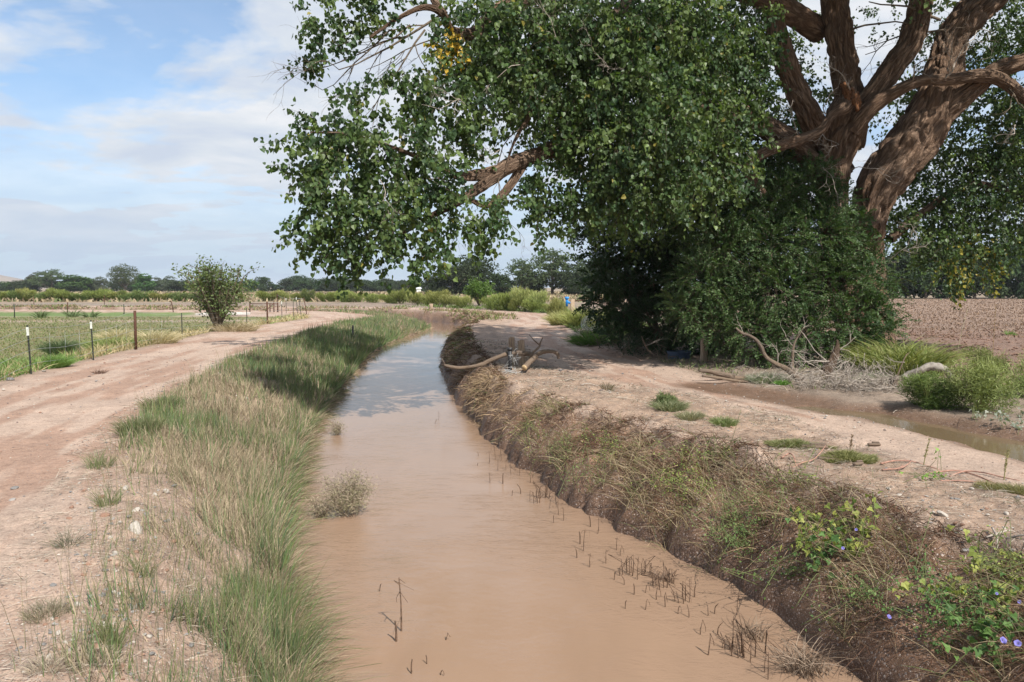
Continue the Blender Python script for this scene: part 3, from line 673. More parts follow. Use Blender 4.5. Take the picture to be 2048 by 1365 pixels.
    F('limb', [(1640, 60, Y + .5, 50), (1480, -20, 21, 44), (1300, -50, 20, 40), (1120, -20, 18.5, 36), (1000, 20, 17.8, 30), (955, 65, 17.4, 26), (905, 62, 17, 18), (885, 28, 16.6, 15), (850, 15, 16.4, 12), (800, 35, 16.1, 8), (740, 75, 15.8, 5)], sides=32, ridges=9, depth=.02, seed=93)
    F('limb', [(890, 30, 16.8, 15), (868, 0, 16.8, 15), (850, -60, 16.6, 12), (800, -140, 16.4, 7)], sides=16, ridges=5, depth=.01, seed=94)
    F('limb', [(1300, -50, 20, 30), (1180, 90, 18.6, 24), (1110, 135, 18, 20), (1066, 165, 17.6, 15), (1058, 230, 17.2, 11), (1040, 262, 17, 8), (1022, 300, 16.8, 5), (1010, 345, 16.7, 3)], sides=16, ridges=5, depth=.01, seed=95)
    F('limb', [(1660, 340, Y - .4, 24), (1560, 270, Y - 1, 20), (1480, 235, 20, 16), (1400, 212, 19.2, 10), (1330, 200, 18.5, 5)], sides=16, ridges=5, depth=.01, seed=96)
    F('limb', [(1780, 480, Y + .8, 18), (1880, 400, Y + 1.4, 15), (1960, 370, Y + 1.2, 14), (2050, 400, Y + .6, 11), (2100, 450, Y, 8)], sides=16, ridges=5, depth=.01, seed=97)
    # secondary wood: live twigs, bare pale dead twigs
    tw = MB(); dt = MB()
    starts = [(885, 28, 16.6, (-.9, -.2, -.35), 2.6, .03), (850, 60, 16.4, (-.7, -.1, -.7), 2.1, .022), (820, 50, 16.3, (-.8, 0, -.5), 2.2, .02), (780, 60, 16, (-.8, .1, -.55), 1.9, .018), (900, 66, 17, (-.8, 0, -.4), 2.0, .018)]
    for a, b, Yd, d, L, r in starts: branchy(tw, D(a, b, Yd), d, L, r, 3, 4, .35, .04, .55, 5)
    for a, b, Yd, d, L, r in [(960, 372, 16.5, (-.5, -.2, -.6), 1.2, .018), (1000, 340, 16.7, (.1, -.2, -.9), 1.4, .014), (930, 370, 16.2, (-.8, -.1, .1), 1.4, .02), (1060, 250, 17, (-.7, -.2, -.2), 1.5, .016),
                              (1100, 160, 17.6, (-.7, -.4, .3), 2.0, .02), (1200, 100, 18, (-.4, -.6, .1), 2.0, .02), (1700, 60, 21.6, (.6, -.2, .2), 2.2, .03), (1880, 40, 21.6, (-.9, -.2, .15), 2.6, .04), (1890, 60, 21.6, (-.9, -.1, -.1), 2.2, .03), (2000, 160, 21, (.3, -.3, -.8), 1.6, .03)]:
        branchy(tw, D(a, b, Yd), d, L, r, 3, 4, .45, .0, .7, 5)
    for a, b, Yd, d, L, r in [(1655, 232, 20.8, (-.5, -.3, .6), 1.0, .018), (1600, 280, 20.6, (-.4, -.3, .7), 1.1, .014), (1560, 292, 20.5, (-.8, -.3, .1), 1.2, .014), (1500, 330, 20.4, (-.8, -.2, .3), 1.2, .013), (1520, 380, 20.4, (.1, -.3, -.8), .9, .012),
                              (1640, 262, 20.7, (.1, -.3, -.9), 1.0, .014), (1640, 330, 20.6, (.4, -.4, -.4), 1.2, .013), (1700, 340, 20.8, (.7, -.5, .0), 1.3, .012), (1826, 160, 20.8, (.2, -.2, .9), 1.1, .02), (1890, 158, 20.6, (.5, -.1, .6), 1.5, .024),
                              (1900, 150, 20.6, (-.7, -.1, .5), 1.4, .016), (1480, 350, 20.4, (-.9, 0, -.2), 1.1, .01), (1700, 180, 20.8, (-.5, -.4, .5), 1.0, .022), (2030, 250, 20.5, (-.3, -.2, -.8), 1.0, .014), (1810, 500, 21, (.6, -.4, .1), .9, .012),
                              (1120, 90, 16.6, (-.5, -.5, .3), 1.1, .010), (1040, 130, 16.2, (-.7, -.4, -.4), 1.2, .010), (760, 360, 14.6, (.3, -.3, -.6), .8, .008), (930, 210, 15.2, (-.6, -.3, .2), 1.0, .008), (1250, 140, 17, (-.5, -.5, .3), 1.2, .010),
                              (1000, 300, 16.4, (-.3, -.2, -.8), 1.2, .008), (1740, 550, 20.9, (-.3, -.4, .3), .8, .012), (1760, 530, 20.9, (.4, -.4, .3), .8, .012), (1735, 560, 20.9, (0, -.4, .5), .7, .012)]:
        branchy(dt, D(a, b, Yd), d, L, r, 3, 4, .6, -.01, .75, 5, .2)
    # ---- leaves
    B = []
    def bl(px, py, Yd, r, dens=1): B.append((*D(px, py - (14 if Yd < 17 else 4), Yd), r * (.9 if Yd < 17 else 1), dens * 1.12))
    S = [(592, 300, 15.0, .34), (622, 320, 15, .5), (640, 270, 15, .42), (682, 300, 15, .7), (700, 360, 15, .75), (640, 380, 15, .6), (605, 368, 15, .34), (630, 440, 15, .55), (612, 480, 15, .32), (690, 450, 15, .8), (760, 420, 15, .85), (830, 360, 15.4, .9), (800, 470, 15, .65), (740, 500, 15, .5), (680, 505, 15, .48), (640, 495, 15, .32),
         (700, 530, 15, .2), (693, 548, 15, .12), (855, 500, 15, .42), (842, 535, 15, .16), (843, 560, 15, .10), (870, 440, 15.6, .7), (875, 510, 15.4, .22), (720, 215, 15.4, .34), (690, 205, 15.4, .26), (672, 235, 15.3, .34), (730, 260, 15.4, .5), (790, 300, 15.5, .7), (880, 310, 16, .85), (850, 225, 16, .6), (815, 165, 16, .42), (800, 150, 16, .2), (900, 210, 16.2, .8), (925, 270, 16.4, .5, .7),
         (650, 55, 16, .45), (625, 30, 16, .26), (685, 25, 16, .5), (720, 50, 16, .42), (755, 20, 16, .45), (650, 105, 16, .3), (622, 122, 16, .2), (612, 130, 16, .12), (690, 85, 16, .3, .7), (800, 25, 16.3, .35, .6), (840, 75, 16.5, .3, .4),
         (960, 475, 15.8, .32), (930, 460, 15.8, .42), (985, 455, 16, .36), (1000, 425, 16, .4), (1030, 400, 16.4, .22), (960, 485, 15.8, .15), (1015, 455, 16.0, .2),
         (960, 60, 17, 1.0), (950, 130, 16.8, .85), (900, 130, 16.6, .45), (1040, 50, 17.2, 1.2), (1040, 140, 17, 1.1), (980, 220, 16.6, .8), (1130, 60, 17.6, 1.3), (1130, 160, 17.4, 1.2), (1220, 100, 18, 1.3), (1210, 220, 17.6, 1.25), (1130, 270, 17.4, .7, .7), (1190, 320, 17.4, 1.0), (1120, 360, 17.4, .7), (1085, 395, 17.2, .4), (1090, 440, 17, .3), (1075, 425, 17, .2), (1115, 445, 17, .18), (1160, 400, 17.4, .7),
         (1300, 90, 18.4, 1.3), (1310, 200, 17.6, 1.3), (1290, 310, 17.2, 1.2), (1250, 385, 17.2, .8), (1330, 350, 17.2, .8), (1290, 410, 17.2, .5), (1390, 110, 18.8, 1.3), (1390, 240, 18.4, 1.2), (1400, 340, 18.6, 1.0), (1450, 80, 19.6, 1.2), (1455, 190, 19.6, 1.1), (1450, 290, 19.2, 1.0), (1490, 120, 19.8, .8),
         (1270, 170, 16.6, .8), (1330, 260, 16.4, .8), (1250, 290, 16.4, .6), (1230, 30, 17, 1.0), (1350, 30, 17.6, 1.1)]
    for q in S: bl(*q)
    nfront = len(B)
    # inner and rear foliage, behind the stems and the front clumps
    for q in [(1120, 200, 20.5, 1.7), (1240, 260, 21, 1.7), (1360, 300, 22, 1.7), (1480, 330, 23, 1.8), (1230, 60, 21.5, 1.8), (1400, 60, 22.5, 1.8), (1400, 180, 23, 1.8), (1540, 360, 24, 1.7), (1540, 60, 24.5, 1.5), (1580, 200, 24.5, 1.4), (1590, 320, 24.5, 1.4), (1030, 80, 20.5, 1.5), (1010, 170, 19.5, .8, .5), (1250, 400, 21, 1.2), (1380, 420, 22, 1.4), (1500, 420, 22, 1.2),
              (1812, 290, 24.5, .7), (1800, 200, 24.5, .9, .8), (1840, 400, 24, 1.2), (1830, 120, 25, 1.1, .6), (1900, 330, 23.6, 1.3), (1880, 440, 23.5, 1.3), (1960, 250, 23.8, 1.4), (1980, 350, 23, 1.3), (1950, 440, 23, 1.3), (2030, 440, 22.6, 1.0), (2020, 250, 23, 1.3), (1800, 440, 23, .6), (1840, 475, 22.5, .45), (1900, 510, 22.4, .8), (1950, 520, 22.4, .7), (1880, 470, 22.4, .6), (1925, 560, 22.2, .38), (1900, 555, 22.2, .3), (2000, 510, 22.2, .4), (1975, 480, 22.2, .5), (2060, 330, 23, 1.3), (2080, 180, 23, 1.2), (2000, 60, 24, 1.2), (1960, 120, 24.5, 1.0), (2080, 40, 24, 1.3), (1785, 480, 22.6, .3), (2110, 450, 23, 1.0), (2160, 300, 22.5, 1.3), (1700, 30, 26, .5, .5), (1770, 20, 26, .5, .5), (1900, 20, 25, .6, .5)]: bl(*q)
    fine = len(B)
    # the crown goes on above the frame
    for _ in range(300):
        x = rng.uniform(-5.5, 17); y = rng.uniform(15.5, 31); z = rng.uniform(9.5, 17.0)
        e = ((x - 6.2) / 11.5) ** 2 + ((y - 22) / 8.5) ** 2 + ((z - 8.5) / 9.5) ** 2
        ztop = 2 + (682.5 + 60) / 1600 * y + 1.4
        if e > 1 or z < ztop - 1.0: continue
        B.append((x, y, max(z, ztop), rng.uniform(1.3, 1.9), .22))
    for q in [(8.5, 16.5, 9.2, 1.3), (10, 17.5, 9.6, 1.3), (13, 18, 9.4, 1.4), (16, 20, 7.4, 1.6), (15.5, 24, 6, 1.6), (17, 22, 9, 1.7)]: B.append((*q, .6))
    Sa = branchlets(B[:nfront], 54, 2.05); Sb = branchlets(B[nfront:], 44, 2.05); nf = len(Sa[0])
    S, Dr, Ln = [np.concatenate(q) for q in zip(Sa, Sb)]
    keep = np.ones(len(S), bool)
    # openings where the sky and the stems show through
    cz = (S[:, 2] - CAM_H); f_ = (S[:, 1] * CT - cz * ST); pxx = 1024 + FPX * S[:, 0] / f_; pyy = 682.5 - FPX * (S[:, 1] * ST + cz * CT) / f_
    V, F = twig_mesh(S, Dr, Ln, .5)
    tw.add(V, F)
    c = child('twigs', tw.mesh('twigs'), M_TWIG, root)
    child('dead_twigs', dt.mesh('dead_twigs'), M_DEADTWIG, root)
    P, ib = leaf_positions(S, Dr, Ln, 25, .5, .06)
    n = len(P)
    A = unit(np.array([0, 0, -1.0]) + rng.normal(size=(n, 3)) * .65 + Dr[ib] * .3)
    N = unit(rng.normal(size=(n, 3)) * .8 + np.array([.15, -.35, .45]))
    size = rng.uniform(.056, .118, n)
    high = (P[:, 2] - 2) / P[:, 1] > .46; size[high] *= 2.3       # unseen leaves above the frame: fewer, enlarged to deepen the shade below
    tone = rng.random(len(S))[ib]; v = rng.uniform(.6, 1.4, n)
    g1 = np.array([.068, .112, .034]); g2 = np.array([.115, .165, .050]); g3 = np.array([.046, .086, .033])
    col = np.where(tone[:, None] < .35, g3, np.where(tone[:, None] < .75, g1, g2)) * v[:, None]
    old = rng.random(n) < .005; col[old] = np.array([.26, .23, .05])
    yel = (np.hypot(pxx[ib] - 905, pyy[ib] - 82) < 34) & (rng.random(n) < .55); col[yel] = np.array([.55, .36, .04]) * rng.uniform(.8, 1.2, (yel.sum(), 1))
    yel = (np.hypot(pxx[ib] - 1940, pyy[ib] - 540) < 60) & (rng.random(n) < .3); col[yel] = np.array([.30, .26, .05])
    d = np.linalg.norm(P - np.array([0, 0, CAM_H]), axis=1)
    inview = (np.abs(P[:, 0] / P[:, 1]) < .6) & ((P[:, 2] - 2) / P[:, 1] < .34)
    order = np.argsort(np.where(inview, d, 1e9)); first = order[:280]; rest = np.setdiff1d(np.arange(n), first)
    back = ib[rest] >= nf; ra = rest[~back]; rb = rest[back]
    V, F, cc = leaves(P[ra], A[ra], N[ra], size[ra], LEAF_T, LEAF_F, col[ra])
    V2, F2, cc2 = leaves(P[rb], A[rb], N[rb], size[rb] * 1.08, NARROW_T * [2.0, 1, 1], NARROW_F, col[rb])
    tag(child('foliage', mesh_from('foliage', np.concatenate([V, V2]), [np.concatenate([F, F2 + len(V)])], False, None, {'col': np.concatenate([cc, cc2])}), M_LEAF, root), kind='stuff')
    lm = [mesh_from('leaf', LEAF_T, LEAF_F, False, None, {'col': np.tile(q, (6, 1))}) for q in (g1, g2, g3)]
    for i in first:
        a = unit(A[i]); s_ = unit(np.cross(a, N[i])); nn_ = np.cross(s_, a); o = child('leaf', lm[int(i) % 3], M_LEAF, root)
        m = Matrix.Identity(4)
        for k_, vv in enumerate((s_, a, nn_)):
            for j in range(3): m[j][k_] = vv[j] * size[i]
        for j in range(3): m[j][3] = P[i][j]
        o.matrix_local = m
    print('cottonwood leaves', n, 'twigs', len(S))
build_cottonwood()
# ================================================================ ELM THICKET
def fronds(blobs, per, leafn, lsize, length, c1, c2, upward=.15):
    S, Dr, Ln = branchlets([b for b in blobs], per, 2.1, length, -upward)
    n = len(S); u = np.linspace(.12, 1, leafn); U = np.broadcast_to(u, (n, leafn))
    side = unit(np.cross(Dr, rng.normal(size=(n, 3)) + np.array([0, 0, 1.5]))); nrm = np.cross(side, Dr)
    P = S[:, None] + Dr[:, None] * (U * Ln[:, None])[..., None] + np.array([0, 0, -1.0]) * (U ** 2 * Ln[:, None] * .25)[..., None]
    sg = np.where(np.arange(leafn) % 2, 1, -1)[None, :, None]
    A = unit(side[:, None] * sg + Dr[:, None] * .75 + rng.normal(size=P.shape) * .25); N = unit(nrm[:, None] + rng.normal(size=P.shape) * .45)
    sz = rng.uniform(*lsize, (n, leafn)) * (1.1 - .35 * U)
    tone = rng.random(n); col = (np.array(c1)[None] * (1 - tone[:, None]) + np.array(c2)[None] * tone[:, None])[:, None] * rng.uniform(.75, 1.25, (n, leafn, 1))
    V, F, cc = leaves(P.reshape(-1, 3), A.reshape(-1, 3), N.reshape(-1, 3), sz.ravel(), NARROW_T * [1.25, 1, 1], NARROW_F, col.reshape(-1, 3))
    tv, tf = twig_mesh(S, Dr, Ln, -upward * 0 + .5, w=.004)
    return V, F, cc, tv, tf
def build_thicket(name, label, pix, seed_stems, per=70, c1=(.035, .085, .03), c2=(.075, .14, .045), lsize=(.045, .075)):
    root = empty(name, (0, 0, 0)); tag(root, label, 'tree' if 'elm' in name else 'shrub')
    blobs = [(*D(a, b, Y), r, *(w)) for a, b, Y, r, *w in pix]
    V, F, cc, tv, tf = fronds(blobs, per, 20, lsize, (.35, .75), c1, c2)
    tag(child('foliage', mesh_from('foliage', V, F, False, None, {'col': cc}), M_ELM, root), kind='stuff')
    mb = MB(); mb.add(tv, tf)
    for (x0, y0), tgt in seed_stems:
        z0 = float(gz(x0, y0)[0]) - .1
        for a, b, Y, r, *w in tgt:
            q = D(a, b, Y); mid = (np.array([x0, y0, z0]) * .45 + q * .55) + rng.normal(size=3) * .25
            P = spline([np.array([x0, y0, z0]) + rng.normal(size=3) * [.15, .15, 0], mid, q], 10); mb.tube(P, np.linspace(.06, .012, 10), 6)
            branchy(mb, P[6], unit(P[8] - P[5]), r * 1.3, .02, 1, 4, .4, 0, .6, 4)
    child('stem', mb.mesh('stem'), M_TWIG, root)
E1 = [(1190, 450, 24, .75), (1165, 440, 24, .4), (1230, 500, 24, 1.0), (1215, 560, 24, .8), (1250, 610, 24, 1.0), (1240, 670, 23.6, .6), (1300, 470, 24, 1.2), (1320, 560, 24, 1.3), (1320, 650, 23.5, 1.0), (1400, 480, 24, 1.3), (1420, 580, 23.5, 1.3), (1400, 670, 23, .8), (1270, 420, 24, .9), (1360, 400, 24, 1.0), (1285, 540, 25, 1.5), (1380, 560, 25, 1.6), (1480, 500, 25, 1.6), (1560, 470, 25, 1.5), (1290, 640, 25.5, 1.4), (1200, 610, 24.5, .6), (1470, 620, 24, 1.3), (1560, 600, 24, 1.4), (1350, 700, 23.6, .5), (1450, 700, 23, .6)]
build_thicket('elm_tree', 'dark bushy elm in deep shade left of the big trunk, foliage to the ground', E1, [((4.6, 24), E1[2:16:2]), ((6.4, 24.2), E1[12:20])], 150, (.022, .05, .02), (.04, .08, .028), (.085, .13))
E2 = [(1450, 500, 20.2, 1.0), (1410, 560, 20, .9), (1380, 620, 19.8, .6), (1440, 640, 19.8, .8), (1500, 430, 20.6, .9), (1560, 400, 21, .9), (1620, 380, 21, .85), (1670, 410, 20.8, .6), (1540, 490, 20.2, 1.1), (1640, 480, 20.4, 1.1), (1710, 450, 20.6, .45), (1560, 580, 19.8, 1.1), (1660, 570, 20, 1.1), (1730, 560, 20, .6), (1500, 660, 19.4, .8), (1600, 660, 19.4, .8), (1690, 650, 19.4, .7), (1740, 620, 19.6, .5), (1760, 580, 19.8, .3), (1350, 600, 20.2, .35), (1400, 440, 21, .7), (1690, 500, 20.4, .6), (1560, 330, 21.4, .5), (1640, 340, 21.4, .4), (1720, 500, 20, .4), (1640, 710, 19.2, .4), (1540, 700, 19.2, .35), (1750, 520, 20.2, .32), (1770, 610, 19.8, .42), (1765, 660, 19.4, .5), (1730, 690, 19.2, .5), (1790, 560, 20, .22), (1690, 720, 19.2, .3), (1745, 480, 20.4, .18)]
build_thicket('elm_tree', 'leafy green elm sapling clump in front of the cottonwood trunk', E2, [((6.6, 20.3), E2[0:16:2]), ((8.2, 20.2), E2[9:22:2])], 270, (.035, .078, .024), (.075, .125, .036), (.06, .095))
# ================================================================ FAR TREES AND SHRUBS
def crown_mesh(seed, H, Wd, n, base=.18, size=.32, lobes=9, shape='round', cols=((.035, .06, .022), (.07, .105, .035))):
    r = np.random.default_rng(seed); L = []
    for _ in range(lobes):
        a = r.uniform(0, 6.28); k = r.uniform(0, 1) ** .6; h = base + .10 + (.78 - base) * (_ + .5) / lobes
        w = math.sin(math.pi * min(1, max(0, (h - base * .4 + .12) / (1.14 - base * .4)))) ** .5
        L.append((math.cos(a) * k * Wd * .36 * w, math.sin(a) * k * Wd * .36 * w, h * H, r.uniform(.17, .26) * min(H, Wd * 1.1)))
    L = np.array(L); i = r.integers(0, lobes, n)
    d = unit(r.normal(size=(n, 3))); P = L[i, :3] + d * (L[i, 3] * r.uniform(.55, 1.06, n) ** 1.0)[:, None] * np.array([1.1, 1.1, .8])
    # clumpy holes
    P = P[(P[:, 2] > base * H * r.uniform(.6, 1.3, n))]; n = len(P)
    hole = vnoise(P[:, 0] / H * 9 + P[:, 1] / H * 5, P[:, 2] / H * 11, seed) > .26; P = P[hole]; n = len(P)
    A = unit(r.normal(size=(n, 3)) + [0, 0, -.3]); N = unit(r.normal(size=(n, 3)) + [0, 0, .6]); sz = size * r.uniform(.6, 1.4, n)
    q = np.array([[-.5, 0, 0], [0, -.35, .1], [.5, .1, 0], [.1, .5, .1]])
    t = vnoise(P[:, 0] * 1.3, P[:, 2] * 1.3 + P[:, 1], seed + 3); col = np.array(cols[0])[None] * (1 - t[:, None]) + np.array(cols[1])[None] * t[:, None]
    V, F, cc = leaves(P, A, N, sz, q, np.array([[0, 1, 2, 3]]), col * r.uniform(.75, 1.25, (n, 1)))
    return mesh_from('crown', V, F, False, None, {'col': cc}), L
def trunk_mesh(seed, H, L, base=.18, r0=None, sides=7):
    r = np.random.default_rng(seed); mb = MB(); r0 = r0 or H * .025
    mb.tube(spline([[0, 0, -.3], [r.normal() * H * .01, 0, H * .2], [r.normal() * H * .03, r.normal() * .02 * H, H * .5], [r.normal() * H * .04, 0, H * .8]], 9), np.linspace(r0, r0 * .25, 9), sides)
    for q in L: mb.tube(spline([[0, 0, H * r.uniform(.12, .35)], [q[0] * .5, q[1] * .5, q[2] * .6], q[:3]], 6), np.linspace(r0 * .5, r0 * .12, 6), 5)
    return mb.mesh('trunk')
M_FARTRUNK = simple('far_trunk', (.20, .16, .13), .9, var=.3, scale=2, bump=0)
KIND = {}
def far_kind(key, **k):
    cm, L = crown_mesh(**k); KIND[key] = (cm, trunk_mesh(k['seed'], k['H'], L, k.get('base', .18)), k['H'], k['Wd'])
far_kind('dark', seed=1, H=10, Wd=11, n=8000, base=.03, size=.42, lobes=20, cols=((.026, .045, .020), (.05, .075, .03)))
far_kind('airy', seed=2, H=11, Wd=11, n=6500, base=.2, size=.36, lobes=17, cols=((.045, .07, .032), (.085, .115, .05)))
far_kind('bright', seed=3, H=9, Wd=8, n=6500, base=.06, size=.42, lobes=11, cols=((.04, .085, .02), (.07, .13, .035)))
far_kind('grey', seed=4, H=9, Wd=9, n=5500, base=.08, size=.4, lobes=12, cols=((.055, .075, .045), (.10, .12, .07)))
far_kind('wide', seed=5, H=8, Wd=13, n=6500, base=.02, size=.46, lobes=16, cols=((.028, .055, .022), (.05, .085, .03)))
def far_tree(px, top, base, W, kind, dist, label, group=None):
    cm, tm, H, Wd = KIND[kind]; p = D(px, 585, dist); z = float(gz(p[0], p[1])[0])
    h = (base - top) / FPX * dist; w = W / FPX * dist
    root = empty('tree', (p[0], p[1], z - .2), rng.uniform(0, 6.28)); root.scale = (w / Wd * 1.12, w / Wd * 1.12, h / H * 1.06)
    tag(root, label, 'tree', group); child('crown', cm, M_FARLEAF, root); child('trunk', tm, M_FARTRUNK, root)
    return root
GL = 'trees in the far line beyond the left fields'; LL_ = 'small distant tree in the continuous tree line beyond the left fields'
GC = 'trees in the distant line at the centre'; LC_ = 'distant tree in the low even row behind the bend of the ditch'
GR = 'dark trees behind the ploughed field'; LR__ = 'dark dense tree in the row along the far edge of the ploughed field'
D1 = 330
far_tree(105, 541, 584, 66, 'airy', D1, 'broad grey-green tree at the left end of the far tree line')
far_tree(75, 546, 584, 44, 'grey', D1 + 5, 'pale tree next to the hill, left of the broad grey-green one')
far_tree(150, 550, 583, 80, 'bright', D1, 'low dark green rounded tree between the broad tree and the pale poplar')
far_tree(172, 556, 583, 60, 'dark', D1 + 12, 'dark green tree behind the low rounded one in the far line')
far_tree(203, 554, 583, 30, 'grey', D1 + 6, 'small yellowish grey tree just left of the tall bare-trunked one')
far_tree(250, 533, 586, 56, 'airy', D1 - 25, 'tallest tree of the left far line, with bare forked trunk showing')
far_tree(288, 548, 583, 44, 'bright', D1, 'green tree just right of the bare-trunked tall one in the far line')
for px, top, w, kd in [(-20, 560, 60, 'dark'), (60, 558, 50, 'dark'), (125, 560, 60, 'dark'), (184, 562, 50, 'wide'), (262, 562, 60, 'wide'), (300, 560, 50, 'dark'), (365, 563, 60, 'wide'), (395, 560, 50, 'wide'), (450, 563, 60, 'wide'), (484, 562, 44, 'dark'), (14, 563, 50, 'bright'), (40, 561, 40, 'dark'), (226, 562, 34, 'dark'), (316, 556, 36, 'grey'), (336, 553, 30, 'grey'), (352, 560, 44, 'dark'), (380, 560, 40, 'bright'), (405, 563, 40, 'dark'), (432, 560, 44, 'grey'), (462, 562, 44, 'dark'), (500, 559, 36, 'bright')]:
    far_tree(px, top, 583, w, kd, D1 + rng.uniform(0, 30), LL_, GL)
far_tree(524, 554, 583, 46, 'wide', 350, 'round dark tree at the left end of the centre row, before its gap')
for px, top, w in [(575, 558, 34), (592, 552, 36), (618, 556, 40), (640, 559, 36), (664, 557, 40), (686, 556, 38), (708, 559, 34), (730, 560, 36), (754, 560, 34), (778, 558, 42), (800, 561, 40), (822, 564, 34), (845, 565, 34), (548, 568, 30), (606, 560, 46), (652, 561, 46), (675, 562, 46), (720, 561, 46), (742, 563, 46), (766, 562, 46), (790, 564, 40), (812, 566, 40)]:
    far_tree(px, top, 583, w * 1.35, ('wide', 'dark', 'wide')[int(rng.integers(0, 3))], 360 + rng.uniform(-10, 25), LC_, GC)
D2 = 185
for px, top, w, kd, lb in [(866, 548, 46, 'dark', 'smaller dark tree at the left end of the tall centre group'), (905, 528, 92, 'dark', 'dark rounded tree left of the centre gap, lower crown'), (955, 512, 90, 'dark', 'tall dark tree whose crown is highest left of the sky notch'), (1000, 545, 60, 'wide', 'low dark tree in the notch between the two tall groups'),
                           (1042, 520, 80, 'airy', 'thin open-crowned tree left of the highest centre tree'), (1105, 502, 120, 'airy', 'highest centre tree with forked trunk and domed open crown'), (1062, 545, 60, 'dark', 'low dark tree under the open-crowned pair'), (1160, 530, 60, 'dark', 'dark tree at the right foot of the domed tree'), (1195, 512, 90, 'dark', 'dark tree half hidden behind the elm thicket'), (1140, 552, 50, 'wide', 'low bushy tree filling the gap right of the domed tree')]:
    far_tree(px, top, 588, w * 1.08, kd, D2 + rng.uniform(-6, 10), lb)
D3 = 138
for px, top, w, kd in [(1775, 520, 80, 'dark'), (1812, 512, 80, 'grey'), (1852, 492, 100, 'dark'), (1905, 498, 90, 'wide'), (1950, 500, 100, 'dark'), (2000, 494, 100, 'dark'), (2048, 488, 100, 'wide'), (2100, 480, 110, 'dark'), (1735, 530, 80, 'wide'), (1690, 520, 90, 'dark'), (1640, 515, 90, 'dark')]:
    far_tree(px, top, 604, w * 1.2, kd, D3 + rng.uniform(-3, 6), LR__ if px < 2120 else LR__, GR)
# the houses in the far gap
def house(px, w, lab):
    p = D(px, 582, 300); root = empty('house', (p[0], p[1], float(gz(p[0], p[1])[0])), 0.2); tag(root, lab, 'house')
    W_ = w / FPX * 300; root.scale = (1, 1, .5); m = MB(); m.box((0, 0, 1.4), (W_, 4, 3.0)); child('wall', m.mesh('wall', False), M_WHITE, root)
    m = MB(); a = W_ / 2 + .3; V = np.array([[-a, -2.3, 2.9], [a, -2.3, 2.9], [a, 2.3, 2.9], [-a, 2.3, 2.9], [-a, 0, 4.1], [a, 0, 4.1]]); m.add(V, [[0, 1, 5, 4], [2, 3, 4, 5], [3, 2, 1, 0]]); m.add(V, [[0, 4, 3], [1, 2, 5]])
    child('roof', m.mesh('roof', False), simple('pale_roof', (.6, .62, .66), .5, var=.05, scale=1, bump=0), root)
    m = MB(); m.box((-W_ * .2, -2.01, 1.5), (1.0, .08, 1.0)); child('window', m.mesh('window', False), M_BLACKPIPE, root)
house(833, 16, 'small white building in front of the distant trees, left one'); house(874, 20, 'white building with pale roof beside the tall dark trees')
# ---------------------------------------------------------------- bushy weeds: soft upright plumes
def plume_mesh(seed, H, W, n, bl=.30, c1=(.13, .17, .05), c2=(.22, .25, .09), up=.55, wd=.010, seg=3, lob=7, spire=0.0):
    """a rounded shrub of many fine upright sprigs that rise from its branches"""
    r = np.random.default_rng(seed); lb = np.column_stack([*(lambda a, k: (np.cos(a) * k, np.sin(a) * k))(np.arange(lob) * 2.4 + r.uniform(0, 6), np.sqrt((np.arange(lob) + .3) / lob) * W * .33), r.uniform(.10, .60, lob) * H]); rad = r.uniform(.24, .36, lob) * min(H, W)
    i = r.integers(0, lob, n); d = unit(r.normal(size=(n, 3)) + [0, 0, .25]); P = lb[i] + d * (rad[i] * r.uniform(.35, 1.0, n))[:, None]
    P[:, 2] = np.abs(P[:, 2]); out = unit(P - np.array([0, 0, -H * .25])); Dr = unit(out * .7 + r.normal(size=(n, 3)) * (.35 if up > .4 else .75) + [0, 0, up]); L = bl * r.uniform(.6, 1.4, n) * (1 + spire * (r.random(n) < .05) * 2)
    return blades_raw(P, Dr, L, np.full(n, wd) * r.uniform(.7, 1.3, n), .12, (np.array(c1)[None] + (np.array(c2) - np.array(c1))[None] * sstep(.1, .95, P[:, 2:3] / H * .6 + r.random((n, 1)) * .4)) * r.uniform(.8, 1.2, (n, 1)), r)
def blades_raw(P, Dr, L, w, droop, col, r=rng, tip=None, seg=2):
    n = len(P); Dr = unit(np.asarray(Dr, float)); side = unit(np.cross(Dr, unit(r.normal(size=(n, 3)) + [0.0, .0, 0.0])))
    u = np.linspace(0, 1, seg + 1); rows = []; cs = []
    dirn = unit(Dr * [1, 1, 0] + r.normal(size=(n, 3)) * [.3, .3, 0])
    for k, q in enumerate(u):
        c = P + Dr * (L * q)[:, None] + (dirn * .6 + np.array([0, 0, -.5])) * (L * droop * q * q)[:, None]
        if k < seg: ww = (w * (1 - .45 * q) / 2)[:, None]; rows += [c - side * ww, c + side * ww]
        else: rows.append(c)
    m = 2 * seg + 1; V = np.stack(rows, 1).reshape(-1, 3); b = (np.arange(n) * m)[:, None]
    F4 = np.concatenate([b + [2 * k, 2 * k + 1, 2 * k + 3, 2 * k + 2] for k in range(seg - 1)]) if seg > 1 else np.zeros((0, 4), int)
    F3 = b + [2 * seg - 2, 2 * seg - 1, 2 * seg]
    return V, F4, F3, np.repeat(np.broadcast_to(col, (n, 3)), m, 0)
def blade_mesh(name, parts):
    V = []; F4 = []; F3 = []; C_ = []; k = 0
    for v, f4, f3, c in parts:
        V.append(v); F4.append(f4 + k); F3.append(f3 + k); C_.append(c); k += len(v)
    return mesh_from(name, np.concatenate(V), [np.concatenate(F4), np.concatenate(F3)], False, None, {'col': np.concatenate(C_)})
